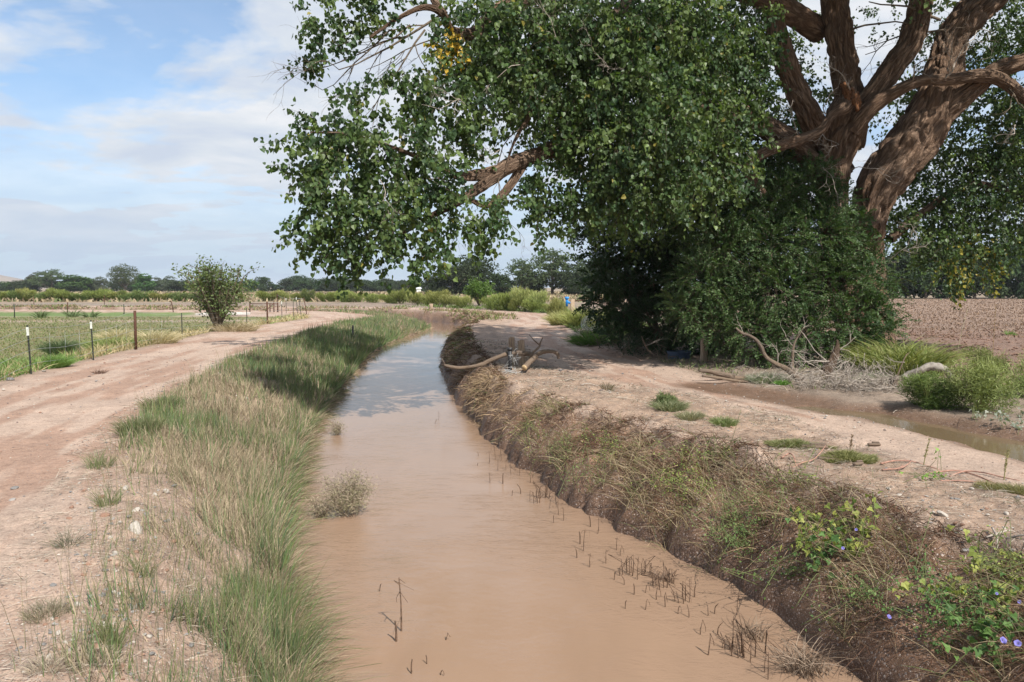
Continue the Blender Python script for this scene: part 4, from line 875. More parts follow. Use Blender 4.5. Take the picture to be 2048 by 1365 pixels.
SHR = [blade_mesh('foliage', [plume_mesh(100 + i, 1.6, 2.2, 2600, .24, c1, c2, wd=.034)]) for i, (c1, c2) in enumerate([((.10, .14, .035), (.26, .30, .09)), ((.11, .15, .04), (.34, .35, .12)), ((.14, .18, .05), (.38, .39, .16)), ((.06, .10, .03), (.17, .21, .07))])]
def shrub_stem(seed, H=1.6):
    r = np.random.default_rng(seed); mb = MB()
    for _ in range(9):
        a = r.uniform(0, 6.28); e = np.array([math.cos(a) * .5, math.sin(a) * .5, H * r.uniform(.4, .7)]); mb.tube(spline([[0, 0, -.05], e * .5 + [0, 0, .1], e], 5), np.linspace(.015, .005, 5), 4)
    return mb.mesh('stem')
SST = shrub_stem(5)
def shrub(px, top, base, W, k, label, group=None, zfix=None, dist=None, name='shrub'):
    p = GG(px, base) if dist is None else D(px, base, dist)
    z = float(gz(p[0], p[1])[0]); root = empty(name, (p[0], p[1], z - .03), rng.uniform(0, 6.28))
    h = (base - top) / FPX * p[1] / 1.35; w = W / FPX * p[1] / 2.2; root.scale = (w, w, h); tag(root, label, 'shrub', group)
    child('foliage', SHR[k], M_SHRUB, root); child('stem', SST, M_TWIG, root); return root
GS = 'green weeds along the far edge of the bare field'; LS = 'low green bushy weed in the row along the far edge of the bare field'
for px in list(range(-20, 340, 26)):
    q = rng.uniform(-8, 8); shrub(px + q, 604 - rng.uniform(16, 25), 603, rng.uniform(40, 62), int(rng.choice([0, 1, 3])), LS, GS)
shrub(49, 577, 603, 40, 1, 'tallest yellow-green weed near the left end of the field-edge row')
shrub(119, 578, 603, 52, 0, 'rounded green weed clump below the broad distant tree')
shrub(243, 581, 603, 34, 3, 'dark round shrub right below the tall bare-trunked distant tree')
GS2 = 'green weeds behind the far bend of the ditch'; LS2 = 'rounded green weed in the row behind the far bend of the ditch'
for px, top, base, w in [(360, 585, 603, 50), (400, 584, 603, 50), (470, 585, 603, 50), (532, 583, 603, 48), (560, 581, 603, 44), (598, 587, 603, 36), (645, 586, 604, 34), (666, 583, 604, 44), (690, 582, 605, 46), (712, 585, 605, 40), (745, 588, 606, 40), (775, 589, 607, 40)]:
    shrub(px, top, base, w, int(rng.choice([0, 0, 1, 3])), LS2, GS2)
shrub(618, 579, 604, 34, 3, 'darker green weed standing highest left in the row behind the ditch bend')
for px, top, base, w, k, lb in [(800, 579, 608, 50, 0, 'tall green weed clump just left of the old wooden post'), (835, 585, 610, 56, 1, 'yellowish weed clump behind the old wooden post'), (872, 581, 612, 60, 1, 'pale green weed clump above the wooden post, on the far verge'), (900, 590, 614, 50, 2, 'low pale weed left of the young bright green tree'),
                                (925, 592, 616, 40, 1, 'low yellow-green weed at the foot of the young tree, left side'), (985, 590, 619, 50, 0, 'green weed right of the young bright tree'), (1012, 584, 621, 60, 0, 'green bushy weed left of the tall yellow plume'), (1050, 575, 622, 62, 2, 'tallest yellow-green plume weed where the track bends'),
                                (1075, 582, 624, 44, 2, 'yellowish weed on the right shoulder of the tallest plume'), (1030, 596, 623, 30, 1, 'small yellow weed at the foot of the tallest plume'), (1068, 600, 625, 44, 0, 'green weed at the track edge under the tall plume'), (1112, 596, 638, 46, 2, 'silvery green round bush on the right edge of the track, near the blue valve'), (1098, 608, 626, 26, 0, 'small green weed between the plume and the silvery bush')]:
    shrub(px, top, base, w * 1.1, k, lb)
# young bright tree by the track bend
def small_tree(px, top, base, W, label, c1, c2, leafn=1700, size=.13, dens=1.0, seed=5, stems=7, bare=0, blobs=None, mat=M_ELM):
    p = GG(px, base); H = (base - top) / FPX * p[1]; Wm = W / FPX * p[1]; r = np.random.default_rng(seed); root = empty('young_tree', (p[0], p[1], p[2] - .04)); tag(root, label, 'tree')
    mb = MB(); P = []; A = []
    for s_ in range(stems):
        a = r.uniform(0, 6.28); sp = r.uniform(.2, 1); e = np.array([math.cos(a) * sp * Wm * .45, math.sin(a) * sp * Wm * .45, H * r.uniform(.62, .95) * (1.05 - .25 * sp)])
        path = spline([[0, 0, 0], [e[0] * .35, e[1] * .35, e[2] * .4], e * [.8, .8, .8], e], 12); mb.tube(path, np.linspace(.018 * H, .004 * H, 12), 5)
        for _ in range(9):
            i = int(r.integers(4, 12)); d = unit(r.normal(size=3) + [0, 0, .25] + e * [.5, .5, 0] / Wm); L = r.uniform(.12, .28) * H
            q = spline([path[i], path[i] + d * L * .5, path[i] + d * L + [0, 0, -.1 * L]], 6); mb.tube(q, np.linspace(.005 * H, .0015 * H, 6), 3)
            k = int(leafn / stems / 9 * dens); u = r.integers(0, 6, k); P.append(q[u] + r.normal(size=(k, 3)) * .035 * H); A.append(d + r.normal(size=(k, 3)))
    P = np.concatenate(P); A = np.concatenate(A); n = len(P); t = r.random((n, 1))
    V, F, cc = leaves(P, A, r.normal(size=(n, 3)) + [0, 0, .5], size * r.uniform(.6, 1.3, n), NARROW_T * [1.6, 1, 1], NARROW_F, np.array(c1) * (1 - t) + np.array(c2) * t)
    tag(child('foliage', mesh_from('foliage', V, F, False, None, {'col': cc}), mat, root), kind='stuff'); 
    child('stem', mb.mesh('stem'), M_TWIG, root); return root
small_tree(958, 552, 612, 76, 'young bright green tree standing among the weeds by the track bend', (.06, .12, .02), (.12, .20, .035), 5200, .17, seed=8, stems=12)
# ================================================================ GRASS, RUSHES, THATCH
def z_of(x, y): return gz(x, y)
def sample_s(n, a, b, power=1.0):
    """distances along the ditch, denser near the camera like 1/d"""
    u = rng.random(n); return a * (b / a) ** (u ** power)
def rushes():
    parts = []
    n = 92000
    s = sample_s(n, 4.6, 74); s0 = s
    hw = f_hw(s); LR = -f_LR(s); w = LR - hw
    near = sstep(12, 7, s)
    k = rng.random(n) ** (1.0 + .2 * near)                 # 0 at the water, 1 at the road
    t = -(hw + .02 + k * (w + .05) - .1)
    x, y = xy(s, t)
    n1 = fbm(x * .8, y * .8, 3, 80); n2 = fbm(x * 3, y * 3, 3, 81); n3 = fbm(x * .35 + 9, y * .35, 3, 82)
    cov = 1.12 - k * (1.5 * near + .5) + (n1 - .5) * 2.0 + (n2 - .5) * 1.8 + sstep(9, 16, s) * .12
    keep = rng.random(n) < np.clip(cov * 1.1, 0.03, 1)
    s, t, x, y, n1, n2, n3, k = [q[keep] for q in (s, t, x, y, n1, n2, n3, k)]; n = len(s)
    z = z_of(x, y); d = np.hypot(x, y)
    straw = sstep(.40, .58, n3 + (n2 - .5) * .7) * .68 + .26; straw = straw * (1 - .35 * sstep(.3, .0, k)); straw = np.where(d > 20, straw * .68, straw); straw = np.where(d > 44, straw + .25, straw)
    isst = rng.random(n) < straw
    L = rng.uniform(.14, .46, n) * (1.05 - .35 * k) * np.where(isst, .78, 1.0); L = L * (1 + .15 * sstep(12, 30, d)); L *= 1 + .5 * (rng.random(n) < .03)
    wd = np.maximum(.0048, d * .00072) * rng.uniform(.6, 1.5, n)
    cl = np.stack([fbm(x * 4, y * 4, 2, 130) - .5, fbm(x * 4, y * 4, 2, 131) - .5, 0 * x], 1) * .55; lean = rng.normal(size=(n, 3)) * .15 + cl; lean[:, 2] = 1; edge = sstep(.07, 0, k)
    tox = np.interp(s, SS, NN[:, 0]); toy = np.interp(s, SS, NN[:, 1]); lean[:, 0] += tox * edge * .7; lean[:, 1] += toy * edge * .7
    lean[isst, :2] *= 2.0
    g = np.stack([.130 + .06 * rng.random(n), .172 + .06 * rng.random(n), .070 + .035 * rng.random(n)], 1) * (.75 + .5 * n2[:, None])
    dk = (rng.random(n) < .3); g[dk] = g[dk] * np.array([.6, .7, .8])
    st_ = np.array([.37, .30, .205]) * rng.uniform(.6, 1.15, (n, 1))
    col = np.where(isst[:, None], st_, g)
    P = np.stack([x, y, z - .01], 1)
    m = isst
    link_stuff('rushes', [blades_raw(P[~m], lean[~m], L[~m], wd[~m], .08, col[~m])], M_GRASS)
    link_stuff('dry_grass', [blades_raw(P[m], lean[m], L[m], wd[m], .2, col[m])], M_DRY)
    # seed stalks that stand above
    n = 1500; s = sample_s(n, 5, 60); k = rng.random(n); t = -(f_hw(s) + k * (-f_LR(s) - f_hw(s))); x, y = xy(s, t); z = z_of(x, y); d = np.hypot(x, y)
    link_stuff('tall_stalks', [blades_raw(np.stack([x, y, z], 1), rng.normal(size=(n, 3)) * .12 + [0, 0, 1], rng.uniform(.4, .72, n), np.maximum(.003, d * .0004), .2, np.array([.20, .19, .10]) * rng.uniform(.6, 1.2, (n, 1)))], M_DRY)
def link_stuff(name, parts, mat):
    return tag(link(name, blade_mesh(name, parts), mat), kind='stuff')
def litter():
    """dry stems lying on the gravel of both banks"""
    n = 24000; s = sample_s(n, 3.2, 26); side = rng.random(n) < .55
    tl = -(f_hw(s) + .15 + rng.random(n) * (-f_LR(s) - f_hw(s) + .35)); tr = f_hw(s) + .9 + rng.random(n) ** .9 * (f_RL(s) - f_hw(s) - .9)
    t = np.where(side, tl, tr); x, y = xy(s, t); n1 = fbm(x * 1.5, y * 1.5, 3, 85); k = rng.random(n) < sstep(.38, .62, n1); x, y = x[k], y[k]; n = len(x)
    z = z_of(x, y) + .012; d = np.hypot(x, y)
    Dr = np.stack([rng.normal(size=n), rng.normal(size=n), rng.normal(size=n) * .12 + .05], 1)
    c = np.array([.40, .345, .28]) * rng.uniform(.5, 1.25, (n, 1)); 
    link_stuff('straw_litter', [blades_raw(np.stack([x, y, z], 1), Dr, rng.uniform(.05, .2, n), np.maximum(.0035, d * .0005), .25, c)], M_DRY)
def thatch():
    """dead grass and roots that hang down the steep right bank"""
    n = 54000; s = sample_s(n, 2.6, 60); hw = f_hw(s); BT = f_BT(s); w = BT - hw
    k = rng.random(n) ** .85; t = hw - .02 + k * (w + .22)
    x, y = xy(s, t); n1 = fbm(x * .9, y * .9, 3, 90); n2 = fbm(x * 3.2, y * 3.2, 3, 91)
    keep = rng.random(n) < np.clip(.62 + (n1 - .5) * 3.0 + (n2 - .5) * 2.8 - .5 * sstep(.16, .0, k) - sstep(.88, 1.1, k) * .9 + .35 * np.exp(-((k - .8) / .15) ** 2), .03, 1)
    s, x, y, k, n1, n2 = [q[keep] for q in (s, x, y, k, n1, n2)]; n = len(s); z = z_of(x, y); d = np.hypot(x, y)
    nx = np.interp(s, SS, NN[:, 0]); ny = np.interp(s, SS, NN[:, 1]); tx = np.interp(s, SS, TT[:, 0]); ty = np.interp(s, SS, TT[:, 1])
    a = rng.normal(size=n) * .55 + .35; b = rng.normal(size=n) * 1.1; up = rng.normal(size=n) * .8 + .3
    Dr = np.stack([-nx * a + tx * b, -ny * a + ty * b, up], 1)
    L = rng.uniform(.06, .25, n) * (1 + 1.6 * (n2 - .5))
    tone = rng.random(n); brown = np.array([.115, .062, .038]); grey = np.array([.20, .142, .098]); strw = np.array([.37, .27, .165])
    far_straw = sstep(11.5, 14.5, s) * sstep(21, 18, s)
    gt = (fbm(x * .6, y * .6, 3, 92) > .5)
    pb = np.clip(.64 - .5 * far_straw + .3 * np.exp(-((k - .9) / .15) ** 2) - .12 * gt, 0, 1)
    col = np.where((tone < pb)[:, None], brown, np.where((tone < pb + .26)[:, None], grey, strw)) * rng.uniform(.55, 1.3, (n, 1))
    green = (rng.random(n) < .04 * sstep(.45, .6, n2) + .35 * sstep(22, 26, s) * (rng.random(n) < .6)); col[green] = np.array([.10, .145, .045]) * rng.uniform(.7, 1.3, (green.sum(), 1))
    link_stuff('bank_thatch', [blades_raw(np.stack([x, y, z + .005], 1), Dr, L, np.maximum(.0042, d * .00062) * rng.uniform(.7, 1.3, n), .95, col, seg=3)], M_DRY)
    # upright and arching grass on the lower half of the bank
    n = 5500; s = sample_s(n, 3.0, 13, .8); hw = f_hw(s); w = f_BT(s) - hw; k = rng.random(n); t = hw + k * w * .95; x, y = xy(s, t); q = fbm(x * 1.4, y * 1.4, 3, 93)
    keep = rng.random(n) < sstep(.42, .62, q) * (1.1 - .5 * k); s, x, y, q = s[keep], x[keep], y[keep], q[keep]; n = len(s); z = z_of(x, y); d = np.hypot(x, y)
    c = np.where((rng.random(n) < .25)[:, None], np.array([.14, .165, .06]), np.array([.36, .29, .18])) * rng.uniform(.6, 1.2, (n, 1))
    Dr = rng.normal(size=(n, 3)) * .35 + [-.25, 0, 1]
    link_stuff('arching_grass', [blades_raw(np.stack([x, y, z], 1), Dr, rng.uniform(.22, .52, n), np.maximum(.004, d * .0006), .75, c, seg=3)], M_GRASS)
def pasture():
    # short field grass seen over the fence
    n = 50000; u = rng.random(n); Y = 12.5 * (57 / 12.5) ** u; px = rng.uniform(-60, 640, n); x = (px - 1024) / 1600 * Y; y = Y
    s, t = st(x, y); k = t < f_LL(s) - .35; x, y, s, t = x[k], y[k], s[k], t[k]; n = len(x)
    n1 = fbm(x * .35, y * .35, 3, 95); n2 = fbm(x * 1.5, y * 1.5, 3, 96); dist = f_LL(s) - t; d = np.hypot(x, y); z = z_of(x, y)
    verge = sstep(2.6, .6, dist); k = rng.random(n) < .55 + .45 * verge; 
    x, y, s, t, n1, n2, dist, d, z, verge = [q[k] for q in (x, y, s, t, n1, n2, dist, d, z, verge)]; n = len(x)
    L = rng.uniform(.05, .14, n) + verge * rng.uniform(.10, .42, n) * (.5 + n2) 
    dry = np.clip(verge * sstep(20, 26, y) * .95 + .30 + (n2 - .5), 0, .9); isd = rng.random(n) < dry
    g = np.where((verge > .3)[:, None], np.array([.16, .25, .07]), np.array([.15, .185, .07])) * rng.uniform(.75, 1.2, (n, 1)) * (.75 + .5 * n1[:, None])
    c = np.where(isd[:, None], np.where((verge > .3)[:, None], np.array([.44, .36, .21]), np.array([.26, .22, .12])) * rng.uniform(.7, 1.2, (n, 1)), g)
    link_stuff('pasture_grass', [blades_raw(np.stack([x, y, z], 1), rng.normal(size=(n, 3)) * .38 + [0, 0, 1], L, np.maximum(.006, d * .0009), .4, c)], M_GRASS)
def rough_ground():
    """weeds, stubble and clods on the right side, straw beyond the shrubs"""
    # stubble rows on the ploughed field
    n = 15000; Y = 30 * (132 / 30) ** rng.random(n); x = rng.uniform(.36, .72, n) * Y; row = np.round(Y / .85) * .85; y = np.where(Y < 90, row + rng.normal(size=n) * .06, Y); k = x > 11; x, y = x[k], y[k]; n = len(x); d = np.hypot(x, y)
    link_stuff('stubble', [blades_raw(np.stack([x, y, z_of(x, y)], 1), rng.normal(size=(n, 3)) * .5 + [0, 0, 1], rng.uniform(.05, .17, n), d * .0009, .3, np.array([.25, .17, .115]) * rng.uniform(.35, 1.25, (n, 1)))], M_DRY)
    # straw-coloured weeds beyond the green weed rows
    n = 15000; Y = 104 * (330 / 104) ** rng.random(n); x = rng.uniform(-.70, .14, n) * Y; d = np.hypot(x, Y)
    c = np.where((rng.random(n) < .25)[:, None], [.14, .17, .07], [.33, .265, .17]) * rng.uniform(.6, 1.2, (n, 1))
    link_stuff('far_weeds', [blades_raw(np.stack([x, Y, z_of(x, Y)], 1), rng.normal(size=(n, 3)) * .5 + [0, 0, 1], rng.uniform(.3, .9, n), d * .0022, .3, c)], M_DRY)
    # verge between the right track and the trees
    n = 26000; s = sample_s(n, 10, 76); t = f_RR(s) + .15 + rng.random(n) ** 1.3 * 4.2; x, y = xy(s, t); n1 = fbm(x * .9, y * .9, 3, 97); y_ok = (y > 15.2) | (fbm(x * .5, y * .5, 2, 98) > .6)
    pd = dline(x, y, PUD, PUDR); k = (rng.random(n) < sstep(.40, .6, n1)) & y_ok & (pd > .9); x, y, s, t, n1 = [q[k] for q in (x, y, s, t, n1)]; n = len(x); d = np.hypot(x, y)
    gr = rng.random(n) < sstep(26, 34, y) * .8 + .12; c = np.where(gr[:, None], [.13, .19, .055], [.30, .25, .185]) * rng.uniform(.5, 1.25, (n, 1)); L = np.where(gr, rng.uniform(.12, .5, n), rng.uniform(.06, .26, n)) * (.6 + .5 * sstep(28, 40, y))
    Dr = rng.normal(size=(n, 3)) * np.where(gr, .35, 1.0)[:, None] + [0, 0, .8]
    link_stuff('verge_weeds', [blades_raw(np.stack([x, y, z_of(x, y)], 1), Dr, L, d * .0008, .5, c)], M_DRY)
    # dry weeds on the far side bank of the bend
    n = 9000; s = rng.uniform(48, 150, n); t = f_hw(s) + .2 + rng.random(n) * (f_RL(s) - f_hw(s) + .1); x, y = xy(s, t); n1 = fbm(x * .5, y * .5, 3, 99); k = rng.random(n) < sstep(.38, .55, n1); x, y = x[k], y[k]; n = len(x); d = np.hypot(x, y)
    c = np.where((rng.random(n) < .45)[:, None], [.17, .21, .07], [.29, .21, .14]) * rng.uniform(.6, 1.2, (n, 1))
    link_stuff('bank_weeds', [blades_raw(np.stack([x, y, z_of(x, y)], 1), rng.normal(size=(n, 3)) * .5 + [0, 0, 1], rng.uniform(.15, .5, n), d * .0010, .4, c)], M_DRY)
def strip_growth():
    n = 9000; s = sample_s(n, 5.5, 30); q = rng.random(n); t = f_BT(s) - .1 + q * (f_RL(s) - f_BT(s) + .25); x, y = xy(s, t); n1 = fbm(x * 2.2, y * 2.2, 3, 140); k = rng.random(n) < sstep(.50, .66, n1); x, y = x[k], y[k]; n = len(x); d = np.hypot(x, y)
    c = np.where((rng.random(n) < .3)[:, None], [.13, .15, .07], [.27, .21, .15]) * rng.uniform(.4, 1.25, (n, 1))
    link_stuff('dry_ground_cover', [blades_raw(np.stack([x, y, z_of(x, y)], 1), rng.normal(size=(n, 3)) * .8 + [0, 0, .7], rng.uniform(.03, .14, n), np.maximum(.0035, d * .0005), .5, c)], M_DRY)
strip_growth()
rushes(); litter(); thatch(); pasture(); rough_ground()
# ---------------------------------------------------------------- stones
STONE_M = [simple('stone', c, .85, var=.18, scale=14, bump=.3) for c in ((.30, .275, .25), (.19, .18, .17), (.35, .27, .21), (.27, .16, .11), (.40, .36, .31))]
def stone_mesh(seed, name='stone', sub=2):
    import bmesh
    bm = bmesh.new(); bmesh.ops.create_icosphere(bm, subdivisions=sub, radius=.5); r = np.random.default_rng(seed)
    V = np.array([v.co[:] for v in bm.verts]); F = np.array([[v.index for v in f.verts] for f in bm.faces]); bm.free()
    for _ in range(7):
        n = unit(r.normal(size=3)); q = V @ n; h = r.uniform(.26, .40); V = V - np.maximum(q - h, 0)[:, None] * n * .85
    V *= np.array([1, r.uniform(.6, .9), r.uniform(.4, .65)]); V += (r.random(V.shape) - .5) * .02
    return mesh_from(name, V, F, False)
SMESH = []
for i in range(10):
    me = stone_mesh(200 + i); me.materials.append(STONE_M[i % 5]); SMESH.append(me)
def stone(px, py, wpx, k, label, group=None, name='stone'):
    p = GG(px, py); w = wpx / FPX * p[1]; o = bpy.data.objects.new(name, SMESH[k]); COL.objects.link(o); o.location = (p[0], p[1], p[2] + w * .08); o.rotation_euler = (rng.normal() * .2, rng.normal() * .2, rng.uniform(0, 6.28)); o.scale = (w, w, w)
    return tag(o, label, 'stone', group)
for px, py, w, k, lb in [(272, 1062, 42, 4, 'large flat white stone in the middle of the left gravel bank'), (240, 1047, 17, 4, 'rounded cream stone just left of the large flat white one'), (210, 1033, 24, 8, 'flat pinkish stone left above the large white one'), (272, 1022, 20, 4, 'pale stone above the large flat white one'),
                         (292, 1050, 14, 3, 'reddish stone touching the large flat white one'), (25, 1001, 16, 0, 'pale stone alone on the left road near the frame edge'), (30, 978, 18, 1, 'grey flat stone pressed into the left road'), (348, 974, 18, 1, 'grey stone at the foot of the rushes'), (267, 1217, 22, 0, 'round pale grey stone on the near left gravel'),
                         (163, 1262, 16, 0, 'grey round stone low on the left gravel bank'), (262, 1254, 24, 3, 'brown broken stone on the near left gravel'), (299, 1275, 20, 4, 'white flat stone right of the brown broken one'), (190, 1299, 30, 8, 'orange-brown stone near the bottom left'), (383, 1292, 18, 6, 'dark grey stone near the rush roots at the bottom'),
                         (138, 1332, 18, 8, 'tan stone at the bottom edge of the gravel bank'), (107, 1172, 18, 6, 'dark grey flat stone at the road shoulder'), (213, 1181, 14, 1, 'small blue-grey stone on the gravel bank'), (20, 761, 22, 1, 'blue-grey stone by the fence at the left frame edge'), (88, 744, 12, 0, 'pale blue stone at the foot of the first fence post'),
                         (1884, 1031, 26, 4, 'pale round stone on the right bank top near the frame edge'), (1866, 1027, 14, 4, 'small pale stone beside the larger round one on the right bank'), (1932, 1102, 20, 0, 'light stone at the lip of the right bank'), (1912, 1067, 12, 6, 'small dark stone on the right bank top'), (2033, 998, 22, 6, 'dark grey stone at the right frame edge beside the track'),
                         (1862, 1015, 11, 1, 'little grey stone above the pale round ones on the right bank'), (799, 684, 10, 4, 'white stone at the waterline under the far left bank'), (1742, 1075, 8, 6, 'tiny dark stone on the right bank'), (1914, 1000, 14, 6, 'blue-grey stone on the right bank top, above the pale pair')]:
    stone(px, py, w, k, lb)
gp = 'stones scattered on the left gravel bank'; lb = 'small stone among many scattered over the left gravel bank'
for _ in range(210):
    u = rng.random(); py = 960 + 400 * rng.random() ** .8; cx = 250 - (py - 960) * .12; px = rng.normal() * 75 + cx
    if px < 20 or px > 430: continue
    stone(px, py, rng.uniform(8, 17), int(rng.integers(0, 10)), lb, gp)
gp = 'stones scattered on the right bank top'; lb = 'small stone among those scattered along the top of the right bank'
for _ in range(60):
    px = rng.uniform(1750, 2046); py = rng.uniform(975, 1010 + (px - 1750) * .35); stone(px, py, rng.uniform(6, 13), int(rng.integers(0, 10)), lb, gp)
def gravel():
    n = 9000; s = sample_s(n, 4, 30); q = rng.random(n); tl = -(f_hw(s) + .2 + rng.random(n) * (-f_LR(s) - f_hw(s) + .3)); tr = f_BT(s) - .3 + rng.random(n) * (f_RL(s) - f_BT(s) + .4); rd = f_LL(s) + rng.random(n) * (f_LR(s) - f_LL(s)); r2 = f_RL(s) + rng.random(n) * (f_RR(s) - f_RL(s) + .6)
    t = np.where(q < .5, tl, np.where(q < .78, tr, np.where(q < .9, rd, r2))); x, y = xy(s, t); z = z_of(x, y); d = np.hypot(x, y)
    b = np.array([[1, 0, 0], [-1, 0, 0], [0, 1, 0], [0, -1, 0], [0, 0, 1], [0, 0, -1]], float); F0 = np.array([[0, 2, 4], [2, 1, 4], [1, 3, 4], [3, 0, 4], [2, 0, 5], [1, 2, 5], [3, 1, 5], [0, 3, 5]])
    sz = rng.uniform(.005, .016, n) * (1 + .8 * (rng.random(n) < .07)) * np.clip(d / 9, .8, 2.2); a = rng.uniform(0, 6.28, n); V = b[None] * (rng.uniform(.6, 1.1, (n, 6, 1))) * np.array([1, .75, .5]) * sz[:, None, None]
    c, s_ = np.cos(a)[:, None], np.sin(a)[:, None]; V = np.stack([V[..., 0] * c - V[..., 1] * s_ + x[:, None], V[..., 0] * s_ + V[..., 1] * c + y[:, None], V[..., 2] + z[:, None] + sz[:, None] * .25], -1)
    pal = np.array([[.36, .33, .29], [.20, .19, .185], [.35, .24, .18], [.28, .17, .12], [.45, .40, .34], [.18, .14, .12]]); col = pal[rng.integers(0, 6, n)] * rng.uniform(.8, 1.1, (n, 1))
    me = mesh_from('gravel', V.reshape(-1, 3), (F0[None] + (np.arange(n) * 6)[:, None, None]).reshape(-1, 3), False, None, {'col': np.repeat(col, 6, 0)})
    m, t_, out = new_mat('gravel_stone'); p = t_.new('ShaderNodeBsdfPrincipled'); at = t_.new('ShaderNodeAttribute', attribute_name='col'); t_.link(at.outputs['Color'], p.inputs['Base Color']); p.inputs['Roughness'].default_value = .85; t_.link(p.outputs[0], out.inputs[0])
    tag(link('gravel', me, m), kind='stuff')
gravel()
# ================================================================ FENCES AND POSTS
def fence():
    root = empty('wire_fence', (0, 0, 0)); tag(root, 'wire fence on thin steel posts between the left dirt road and the green pasture', 'fence')
    posts = [((-260, 905), 130, 't', (0, 0)), ((62.5, 748.5), 94, 't', (-4, 0)), ((187, 721), 77, 't', (-2.5, 0)), ((272, 699.7), 78, 'r', (0, 0)), ((364.6, 680), 51, 'g', (0, 0)), ((440, 662), 37, 'r2', (0, 0)), ((494, 656), 38, 'g', (0, 0)), ((535, 648.5), 45, 'r', (0, 0)), ((564, 643), 40, 'tw', (0, 0)), ((587, 640), 38, 'g', (0, 0)), ((603, 636), 33, 'g', (-4, 0)), ((614, 629), 33, 'r2', (-6, 0)), ((595, 629), 34, 'tw', (-2, 0)), ((572.5, 627), 30, 'tw', (0, 0)), ((555, 624), 36, 'r2', (0, 0))]
    tops = []
    for (px, py), h, k, lean in posts:
        p = GG(px, py); H = h / FPX * p[1]; dx = lean[0] / FPX * p[1]; top = np.array([dx, 0, H]); r = {'t': .02, 'r': .045, 'g': .018, 'r2': .03, 'tw': .018}[k]
        if k in 'r r2'.split():
            mb = MB(); mb.tube([[0, 0, -.15], [dx * .5, 0, H * .5], [dx, 0, H]], r, 8); o = child('post', mb.mesh('post'), M_RUST, root, p); o['label'] = 'rusty round pipe post'
        else:
            mb = MB(); rot = None; ang = math.atan2(dx, H); R = np.array([[math.cos(ang), 0, math.sin(ang)], [0, 1, 0], [-math.sin(ang), 0, math.cos(ang)]])
            mb.box(top * .5, (r * 2, .006, H + .1), R); mb.box(top * .5 + [0, .018, 0], (.006, .03, H + .1), R)
            for q in np.linspace(.12, .92, 12): mb.box(top * q + [0, -.008, 0], (.016, .012, .018), R)
            o = child('post', mb.mesh('post', False), M_TPOST, root, p)
            if k in ('t', 'tw'):
                f = .18 if k == 't' else .15; m2 = MB(); m2.box(top * (1 - f / 2) + [0, -.004, .005], (r * 2 + .012, .022, H * f), R); m2.box(top * (1 - f / 2) + [0, .018, .005], (.014, .036, H * f), R); child('tip', m2.mesh('tip', False), M_WHITE, o)
        tops.append((p, top))
    chain = tops[:8]
    for f in (.97, .74, .5, .2):
        mb = MB(); pts = []
        for i, (p, tp) in enumerate(chain):
            a = p + tp * f + [.0, -.02, 0]
            if i: pts.append((pts[-1] + a) / 2 + [0, 0, -.035 * rng.uniform(.3, 1)]); 
            pts.append(a)
        mb.tube(spline(pts, 60), .0035, 4); child('wire', mb.mesh('wire'), M_WIRE, root)
    chain = tops[7:12]
    for f in (.95, .55): mb = MB(); mb.tube(spline([p + tp * f for p, tp in chain], 24), .006, 4); child('wire', mb.mesh('wire'), M_WIRE, root)
    chain = [tops[11], tops[12], tops[13], tops[14]]
    mb = MB(); mb.tube([p + tp * .93 for p, tp in chain], .008, 4); child('wire', mb.mesh('wire'), M_WIRE, root)
    # thin wire stays between the posts
    mb = MB()
    for i in range(1, 4):
        for q in (.28, .52, .76):
            a = tops[i][0] * (1 - q) + tops[i + 1][0] * q; mb.tube([a + [0, 0, .05], a + [0, 0, .9]], .003, 3)
    child('wire_stay', mb.mesh('wire_stay'), M_WIRE, root)
fence()
def corral():
    root = empty('pipe_gate', (0, 0, 0)); tag(root, 'low rusty pipe gate with braces behind the fence corner by the road bend', 'gate')
    A = GG(500, 624); B = GG(556, 625); 
    def at(f, z): return A * (1 - f) + B * f + np.array([0, 0, z])
    for f, h in ((0, .78), (.72, .72), (.86, .80), (1, .75)):
        mb = MB(); mb.tube([at(f, -.1), at(f, h)], .045, 7); child('post', mb.mesh('post'), M_RUST, root)
    mb = MB(); mb.tube([at(0, .66), at(1, .68)], .03, 6); child('rail', mb.mesh('rail'), M_RUST, root)
    mb = MB(); mb.tube([at(.55, .05), at(.86, .74)], .025, 6); child('brace', mb.mesh('brace'), M_RUST, root)
    mb = MB(); mb.tube([at(.72, .3), at(.86, .3)], .02, 6); child('brace', mb.mesh('brace'), M_RUST, root)
corral()
def inner_fence():
    root = empty('wire_fence', (0, 0, 0)); tag(root, 'sparse thin field fence crossing the bare field behind the pasture', 'fence'); T = []
    for (px, py), h, dx in [((-60, 640), 28, 0), ((29, 637), 29, 0), ((134, 632), 27, 2), ((248, 629), 20, 0), ((347, 626), 23, -4)]:
        p = GG(px, py); H = h / FPX * p[1]; mb = MB(); tp = np.array([dx / FPX * p[1], 0, H]); mb.tube([[0, 0, -.1], tp * .5 + [.02, 0, 0], tp], .035, 6); child('post', mb.mesh('post'), M_RUST if dx else M_TPOST, root, p); T.append(p + tp * .9)
    mb = MB(); mb.tube(spline(T, 30), .008, 4); child('wire', mb.mesh('wire'), M_WIRE, root)
    for px, py in ((68, 613), (209, 611)):
        p = GG(px, py); mb = MB(); mb.tube([[0, 0, 0], [0, 0, 1.1]], .03, 5); tag(link('stake', mb.mesh('stake'), M_RUST, None, p), 'lone thin stake in the bare field, %s' % ('left one' if px < 100 else 'right one'), 'stake')
inner_fence()
